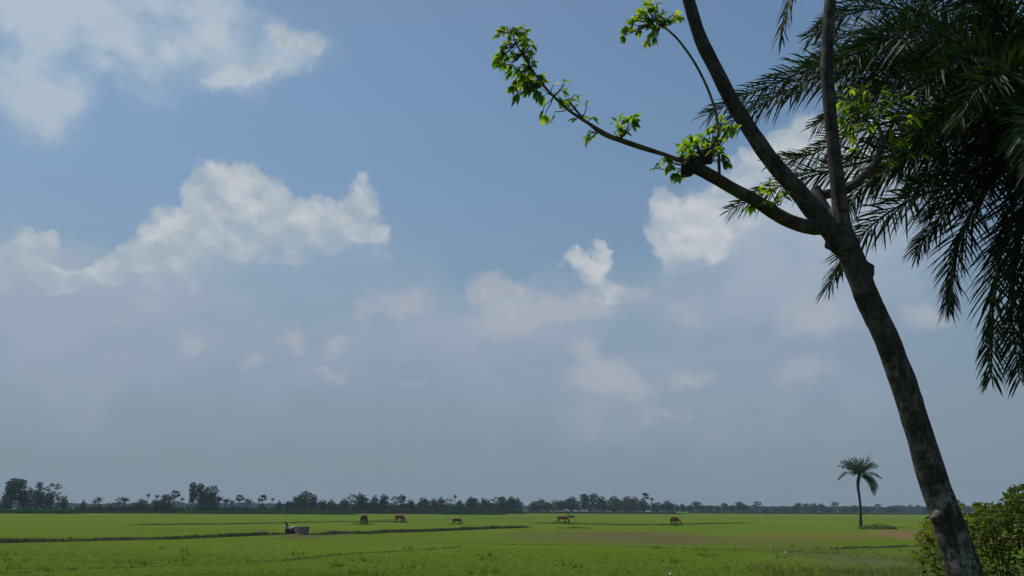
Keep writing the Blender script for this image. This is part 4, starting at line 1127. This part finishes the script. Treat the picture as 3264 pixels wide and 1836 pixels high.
def leaflet(mb, p, d, n, l, w, bend):
    """one pointed leaf blade, folded a little on its midrib"""
    s = d.cross(n)
    s = s.normalized() if s.length > .05 else d.orthogonal().normalized()
    n = s.cross(d).normalized()
    rows = []
    for t, ww in ((0, .08), (.22, .82), (.48, 1.0), (.76, .62), (1.0, .0)):
        c = p + d * l * t - Vector((0, 0, 1)) * bend * l * t * t - n * 0
        e = s * (w * ww * .5); f = n * (w * ww * .16)
        rows.append((c - e + f, c, c + e + f))
    b = len(mb.v)
    for a_, c_, e_ in rows[:-1]: mb.v += [tuple(a_), tuple(c_), tuple(e_)]
    mb.v.append(tuple(rows[-1][1]))
    for i in range(3):
        q = b + 3 * i; mb.f += [(q, q + 1, q + 4, q + 3), (q + 1, q + 2, q + 5, q + 4)]
    q = b + 9; mb.f += [(q, q + 1, b + 12), (q + 1, q + 2, b + 12)]


def compound(mb, stem, p, out, size, r_, n=None, wr=1.0):
    """a leaf of three to seven leaflets fanned at the end of a stalk, drooping"""
    n = n or r_.choice((3, 5, 5, 7)); out = out.normalized()
    q = p + out * size * .8
    stem.tube([p, p + out * size * .45 + Vector((0, 0, .015)), q], [.0035, .0028, .0022], 4, 2, caps=False)
    up = Vector((r_.gauss(0, .4), r_.gauss(0, .4), 1)).normalized(); side = out.cross(up)
    side = side.normalized() if side.length > .05 else Vector((1, 0, 0))
    for k in range(n):
        a = (k - (n - 1) / 2) * (2.5 / max(n - 1, 1)) + r_.gauss(0, .12)
        d = (out * math.cos(a) + side * math.sin(a) + Vector((0, 0, -.25 + r_.gauss(0, .18)))).normalized()
        l = size * r_.uniform(.85, 1.15) * (1 - .16 * abs(a))
        leaflet(mb, q, d, up, l, l * r_.uniform(.40, .52) * wr, r_.uniform(.1, .5))


def lean_tree():
    base = Vector((at(3190, 2330, TY).x, TY, gz(3, TY)))
    t = thing('tree', 'leaning mottled grey trunk with pruned limbs and fresh green sprouts', 'tree', tuple(base))
    rel = lambda px, py, dy=0.0: at(px, py, TY + dy) - base
    rad = lambda w: w / 2 / F * TY
    tr = MB()
    main = [(3200, 2400, 150), (3160, 2200, 130), (3115, 1990, 118), (3077, 1836, 110), (3036, 1700, 104), (2984, 1560, 94), (2930, 1380, 90), (2905, 1300, 89), (2868, 1190, 87), (2827, 1083, 85), (2790, 1005, 85), (2759, 938, 84), (2727, 851, 86), (2704, 793, 86), (2686, 745, 82), (2684, 718, 66), (2673, 607, 56), (2654, 442, 48), (2639, 276, 49), (2636, 182, 48), (2646, 0, 43), (2654, -150, 40), (2660, -300, 36)]
    tr.tube([rel(x, y, 0) for x, y, w in main], [rad(w) * .93 for x, y, w in main], 18, 5, wob=.085, seed=1)
    A = [(2690, 800, 70), (2640, 725, 74), (2585, 660, 72), (2542, 607, 68), (2459, 513, 60), (2387, 408, 57), (2332, 320, 55), (2282, 221, 52), (2232, 121, 50), (2194, 0, 46), (2150, -130, 43), (2110, -300, 40)]
    tr.tube([rel(x, y, -.02 - .10 * i / 3) for i, (x, y, w) in enumerate(A)], [rad(w) * .92 for x, y, w in A], 16, 5, wob=.08, seed=2)
    C = [(2700, 790, 58), (2652, 728, 54), (2580, 724, 49), (2498, 696, 47), (2409, 640, 43), (2337, 602, 41), (2282, 569, 40), (2230, 540, 42), (2205, 526, 46)]
    tr.tube([rel(x, y, .02 - .06 * i) for i, (x, y, w) in enumerate(C)], [rad(w) for x, y, w in C], 14, 5, wob=.07, seed=3)
    E = [(2690, 790, 60), (2650, 712, 52), (2622, 655, 44), (2604, 625, 38), (2599, 604, 30)]
    tr.tube([rel(x, y, .02 + .05 * i) for i, (x, y, w) in enumerate(E)], [rad(w) for x, y, w in E], 12, 4, wob=.12, seed=4)
    E2 = [(2608, 628, 34), (2640, 618, 36), (2680, 612, 35), (2720, 590, 36), (2758, 555, 34), (2792, 515, 28), (2815, 460, 22), (2850, 385, 15)]
    tr.tube([rel(x, y, .18 + .05 * i) for i, (x, y, w) in enumerate(E2)], [rad(w) for x, y, w in E2], 12, 4, wob=.1, seed=6)
    # pruning knobs
    for x, y, dy, r in ((2762, 862, -.03, 26), (2665, 790, -.05, 20), (2640, 782, -.04, 14), (3003, 1648, -.02, 30), (2600, 606, .2, 18), (3040, 1720, -.05, 30), (2985, 1655, -.06, 18)):
        c = rel(x, y, dy); tr.ball(c, rad(r * 2), rad(r * 2), rad(r * 2), 12, 8, .5)
    o = tr.build('trunk', M['bark'], t, True)
    rm = o.modifiers.new('remesh', 'REMESH'); rm.mode = 'VOXEL'; rm.voxel_size = .011; rm.use_smooth_shade = True
    sm = o.modifiers.new('smooth', 'SMOOTH'); sm.factor = .5; sm.iterations = 5
    def knobs():
        kb = MB()
        for x, y, dy, r in ((2200, 528, -.42, 30), (2222, 512, -.40, 26), (2254, 506, -.38, 20), (2188, 547, -.40, 20), (2258, 484, -.36, 12), (2238, 500, -.40, 18)):
            c = rel(x, y, dy); kb.ball(c, rad(r * 2), rad(r * 2), rad(r * 2), 14, 10, .6)
        ko = kb.build('pruned_knob', M['dead_wood'], t, True)
        q = ko.modifiers.new('remesh', 'REMESH'); q.mode = 'VOXEL'; q.voxel_size = .010; q.use_smooth_shade = True
    # long bare sprouts
    S1 = [(2208, 530, 15), (2141, 501, 14), (2070, 476, 13), (1996, 451, 13), (1933, 427, 12), (1863, 385, 11), (1809, 348, 9.5), (1764, 306, 8.5), (1726, 265, 8), (1689, 211, 7), (1664, 170, 6), (1643, 137, 5), (1632, 100, 3.5)]
    S2 = [(2196, 518, 13), (2130, 497, 11), (2060, 478, 11), (1990, 455, 10), (1925, 431, 9), (1880, 398, 8.5), (1855, 373, 8), (1830, 344, 7.5), (1812, 320, 6.5)]
    S3 = [(2293, 566, 11), (2290, 469, 10), (2285, 375, 9.5), (2266, 309, 9), (2243, 254, 8.5), (2210, 193, 8), (2166, 132, 7.5), (2133, 99, 7), (2105, 80, 6), (2085, 66, 4)]
    tw = []
    for nm, S, d0, d1 in (('branch', S1, -.40, -.55), ('branch', S2, -.38, -.40), ('branch', S3, -.30, -.35)):
        b = MB(); n = len(S) - 1
        b.tube([rel(x, y, d0 + (d1 - d0) * i / n) for i, (x, y, w) in enumerate(S)], [rad(w) for x, y, w in S], 9, 5, wob=.09, seed=8)
        tw.append(b.build(nm, M['twig'], t, True))
    r_ = random.Random(21)

    def cluster(pts, dy, size, jit=.05, dens=1, anchor=None, wr=1.0):
        lf, st = MB(), MB()
        for (x, y) in pts:
            for _ in range(dens):
                p = rel(x, y, dy + r_.gauss(0, jit))
                if anchor:
                    ax, ay = min(anchor, key=lambda q: (q[0] - x) ** 2 + (q[1] - y) ** 2)
                    a0 = rel(ax, ay, dy); out = (p - a0)
                    if out.length < .02: out = Vector((r_.gauss(0, 1), r_.gauss(0, 1), r_.gauss(0, 1)))
                    out.normalize(); out = (out + Vector((r_.gauss(0, .3), r_.gauss(0, .4), r_.gauss(0, .3)))).normalized()
                    sz = size * r_.uniform(.8, 1.2); p0 = p - out * sz * 1.1
                    if (p0 - a0).length > .03: st.tube([a0, (a0 + p0) / 2 + Vector((0, 0, -.01)), p0], [.005, .004, .003], 4, 2, caps=False)
                    compound(lf, st, p0, out, sz, r_, None, wr)
                else:
                    out = Vector((r_.gauss(0, 1), r_.gauss(0, 1), r_.gauss(.1, .8)))
                    compound(lf, st, p, out, size * r_.uniform(.8, 1.2), r_)
        o = lf.build('foliage', M['young_leaf'], t); st.build('stalk', M['twig'], o)
        return o
    z6 = lambda L: [(1540 + x / 2.414, y / 2.414) for x, y in L]
    z7 = lambda L: [(2100 + x / 1.811, y / 1.811) for x, y in L]
    z8 = lambda L: [(2600 + x / 1.811, y / 1.811) for x, y in L]
    a1 = [(x, y) for x, y, w in S1[6:]]
    knobs()
    cluster(z6([(120, 230), (160, 215), (100, 270), (230, 230), (280, 205), (340, 225), (300, 260), (180, 320), (160, 350), (260, 300), (320, 330), (385, 345), (370, 400), (110, 430), (150, 410), (220, 400), (100, 470), (150, 500), (210, 510), (260, 540), (310, 540), (370, 560), (390, 480), (340, 440), (310, 390), (200, 560), (330, 500), (270, 250), (215, 275), (255, 420), (180, 450), (345, 300)]), -.54, .064, .06, 2, a1)
    cluster(z6([(240, 640), (220, 680), (250, 730), (320, 640), (360, 625), (390, 650), (440, 620), (455, 590), (320, 700), (410, 720), (440, 750), (300, 600), (350, 680)]), -.50, .072, .05, 2, a1)
    cluster(z6([(560, 640), (640, 610), (625, 660), (630, 700), (600, 770), (640, 790), (700, 760), (745, 730), (800, 775), (720, 810), (695, 910), (450, 870), (470, 910), (535, 905), (800, 900), (860, 905), (655, 755), (620, 800)]), -.45, .062, .05, 1, a1 + [(1855, 373)])
    cluster(z6([(1010, 920), (1050, 915), (1110, 905), (1150, 885), (1165, 935), (1060, 990), (1085, 1010), (1095, 930)]), -.46, .074, .03, 1, [(1980, 440)])
    cluster(z6([(790, 1040), (800, 1075), (845, 1045), (820, 1020)]), -.40, .066, .03, 1, [(1905, 422)])
    knob = [(2203, 530), (2230, 510), (2260, 500), (2215, 515)]
    cluster(z6([(1315, 1290), (1335, 1260), (1430, 1230), (1440, 1290), (1470, 1350), (1500, 1370), (1520, 1340), (1510, 1120), (1560, 1090), (1600, 1060), (1550, 1150), (1600, 1140), (1640, 1080), (1400, 1210)]), -.40, .074, .06, 1, knob)
    cluster(z7([(130, 860), (160, 830), (200, 800), (240, 775), (270, 800), (300, 750), (330, 730), (380, 745), (410, 720), (430, 740), (260, 860), (230, 880), (300, 870), (330, 800), (180, 880), (280, 830), (370, 790), (130, 900), (90, 1010), (60, 960), (110, 1030), (60, 920), (380, 900), (390, 940), (340, 850), (210, 840), (170, 870), (250, 830), (360, 680), (350, 880)]), -.38, .070, .09, 2, knob)
    cluster(z6([(1085, 220), (1075, 290), (1140, 150), (1130, 210), (1180, 130), (1205, 80), (1240, 90), (1220, 200), (1265, 15), (1300, 70), (1345, 15), (1385, 90), (1290, 190), (1400, 160), (1440, 160), (1490, 110), (1510, 130), (1310, 250), (1280, 270), (1320, 310), (1260, 330), (1330, 150), (1250, 140), (1360, 120), (1310, 200), (1200, 240)]), -.36, .062, .06, 2, [(2085, 66), (2105, 80)])
    cluster(z7([(550, 1110), (590, 1080), (640, 1040), (660, 1060), (530, 1195), (560, 1170), (600, 1180), (620, 1160), (690, 1130), (730, 1120), (670, 1160), (570, 1130), (640, 1090)]), -.25, .070, .06, 1, [(2440, 655), (2400, 640), (2480, 650)])
    big = []
    for _ in range(84):
        x, y = r_.uniform(100, 560), r_.uniform(470, 760)
        if y < 470 + abs(x - 260) * .2 or (x > 330 and r_.random() < .35): continue
        big.append((x, y))
    for _ in range(60): big.append((r_.uniform(200, 680), r_.uniform(520, 930)))
    cluster(z8(big), .45, .085, .18, 1, [(2815, 460), (2850, 385), (2760, 380), (2720, 330), (2792, 515), (2760, 300), (2830, 330)], .55)
    top = MB()
    top.tube([rel(2815, 460, .5), rel(2800, 400, .48), rel(2760, 350, .45), rel(2725, 300, .42)], [.018, .014, .010, .005], 7, 4); top.build('branch', M['twig'], t, True)
    return t


lean_tree()


# ------------------------------------------------------------------ bush at lower right
def bush():
    Y = 7.2; base = Vector((at(3120, 1700, Y).x, Y, gz(3, Y)))
    t = thing('bush', 'leafy green and bronze bush behind the foot of the leaning trunk', 'bush', tuple(base))
    rel = lambda px, py, dy=0.0: at(px, py, Y + dy) - base
    r_ = random.Random(77)
    st = MB(); lf = MB()
    # outline of the mound: left edge and top in the picture, thick in depth
    top = [(2918, 1720), (2932, 1690), (2960, 1650), (3000, 1622), (3060, 1604), (3105, 1602), (3150, 1610), (3190, 1606), (3225, 1560), (3262, 1540), (3330, 1548), (3420, 1580), (3520, 1640), (3600, 1760)]

    def topy(x):
        for (x0, y0), (x1, y1) in zip(top, top[1:]):
            if x0 <= x <= x1: return y0 + (y1 - y0) * (x - x0) / (x1 - x0)
        return 2000
    foot = Vector((0, 0, 0)); stems = []
    for k in range(26):
        x = r_.uniform(2960, 3540); y = topy(x) + r_.uniform(10, 90); dy = r_.uniform(-.45, .75)
        p = rel(x, y, dy); f = Vector((p.x * .35 + r_.gauss(0, .1), r_.gauss(.1, .15), -.1))
        path = catmull([f, f.lerp(p, .5) + Vector((r_.gauss(0, .06), r_.gauss(0, .06), .12)), p], 8)
        st.tube([f, f.lerp(p, .5) + Vector((r_.gauss(0, .06), r_.gauss(0, .06), .12)), p], [.016, .011, .004], 6, 3)
    n = 0
    while n < 5200:
        x = r_.uniform(2912, 3600); ty = topy(x)
        lowx = 2918 + 35 * max(0, mnoise.noise(Vector((n * .01, 3, 1))))
        y = ty + abs(r_.gauss(0, 1)) * 140
        if y > 2150: continue
        k = mnoise.noise(Vector((x * .018, y * .018, 4.0)))
        if k < -.22 and y < ty + 40: continue
        edge = 2925 + 25 * mnoise.noise(Vector((y * .03, 0, 8))) + (max(0, y - 1790) * .55 if y > 1790 else 0)
        if x < edge: continue
        dy = r_.gauss(.05, .38)
        p = rel(x, y, dy); n += 1
        d = Vector((r_.gauss(-.1, 1), r_.gauss(-.3, 1), r_.gauss(.05, .6))).normalized()
        for a in ((0,), (-.9, .0, .9))[r_.random() < .65]:
            s = d.cross(Vector((0, 0, 1))); s = s.normalized() if s.length > .05 else Vector((1, 0, 0))
            dd = (d * math.cos(a) + s * math.sin(a)).normalized(); l = r_.uniform(.030, .054)
            leaflet(lf, p + dd * .006, dd, Vector((r_.gauss(0, .4), r_.gauss(0, .4), 1)), l, l * r_.uniform(.5, .62), r_.uniform(0, .35))
    st.build('stem', M['twig'], t, True); lf.build('foliage', M['bush_leaf'], t)


bush()


# ------------------------------------------------------------------ haze
def haze():
    b = MB(); b.box((0, 660, 14.5), 3700, 1560, 31.0)
    b.f = [f[::-1] if False else f for f in b.f]
    hm = bpy.data.materials.new('haze'); hm.use_nodes = True; nt = NT(hm.node_tree); hm.node_tree.nodes.clear()
    out = nt.add('ShaderNodeOutputMaterial')
    v = nt.add('ShaderNodeVolumePrincipled', {'Color': (.55, .75, 1.0, 1), 'Density': .00019, 'Anisotropy': .1})
    nt.l.new(v.outputs[0], out.inputs['Volume'])
    o = b.build('haze', hm); tag(o, 'thin blue haze lying over the field and far trees', 'haze', kind='stuff')


haze()
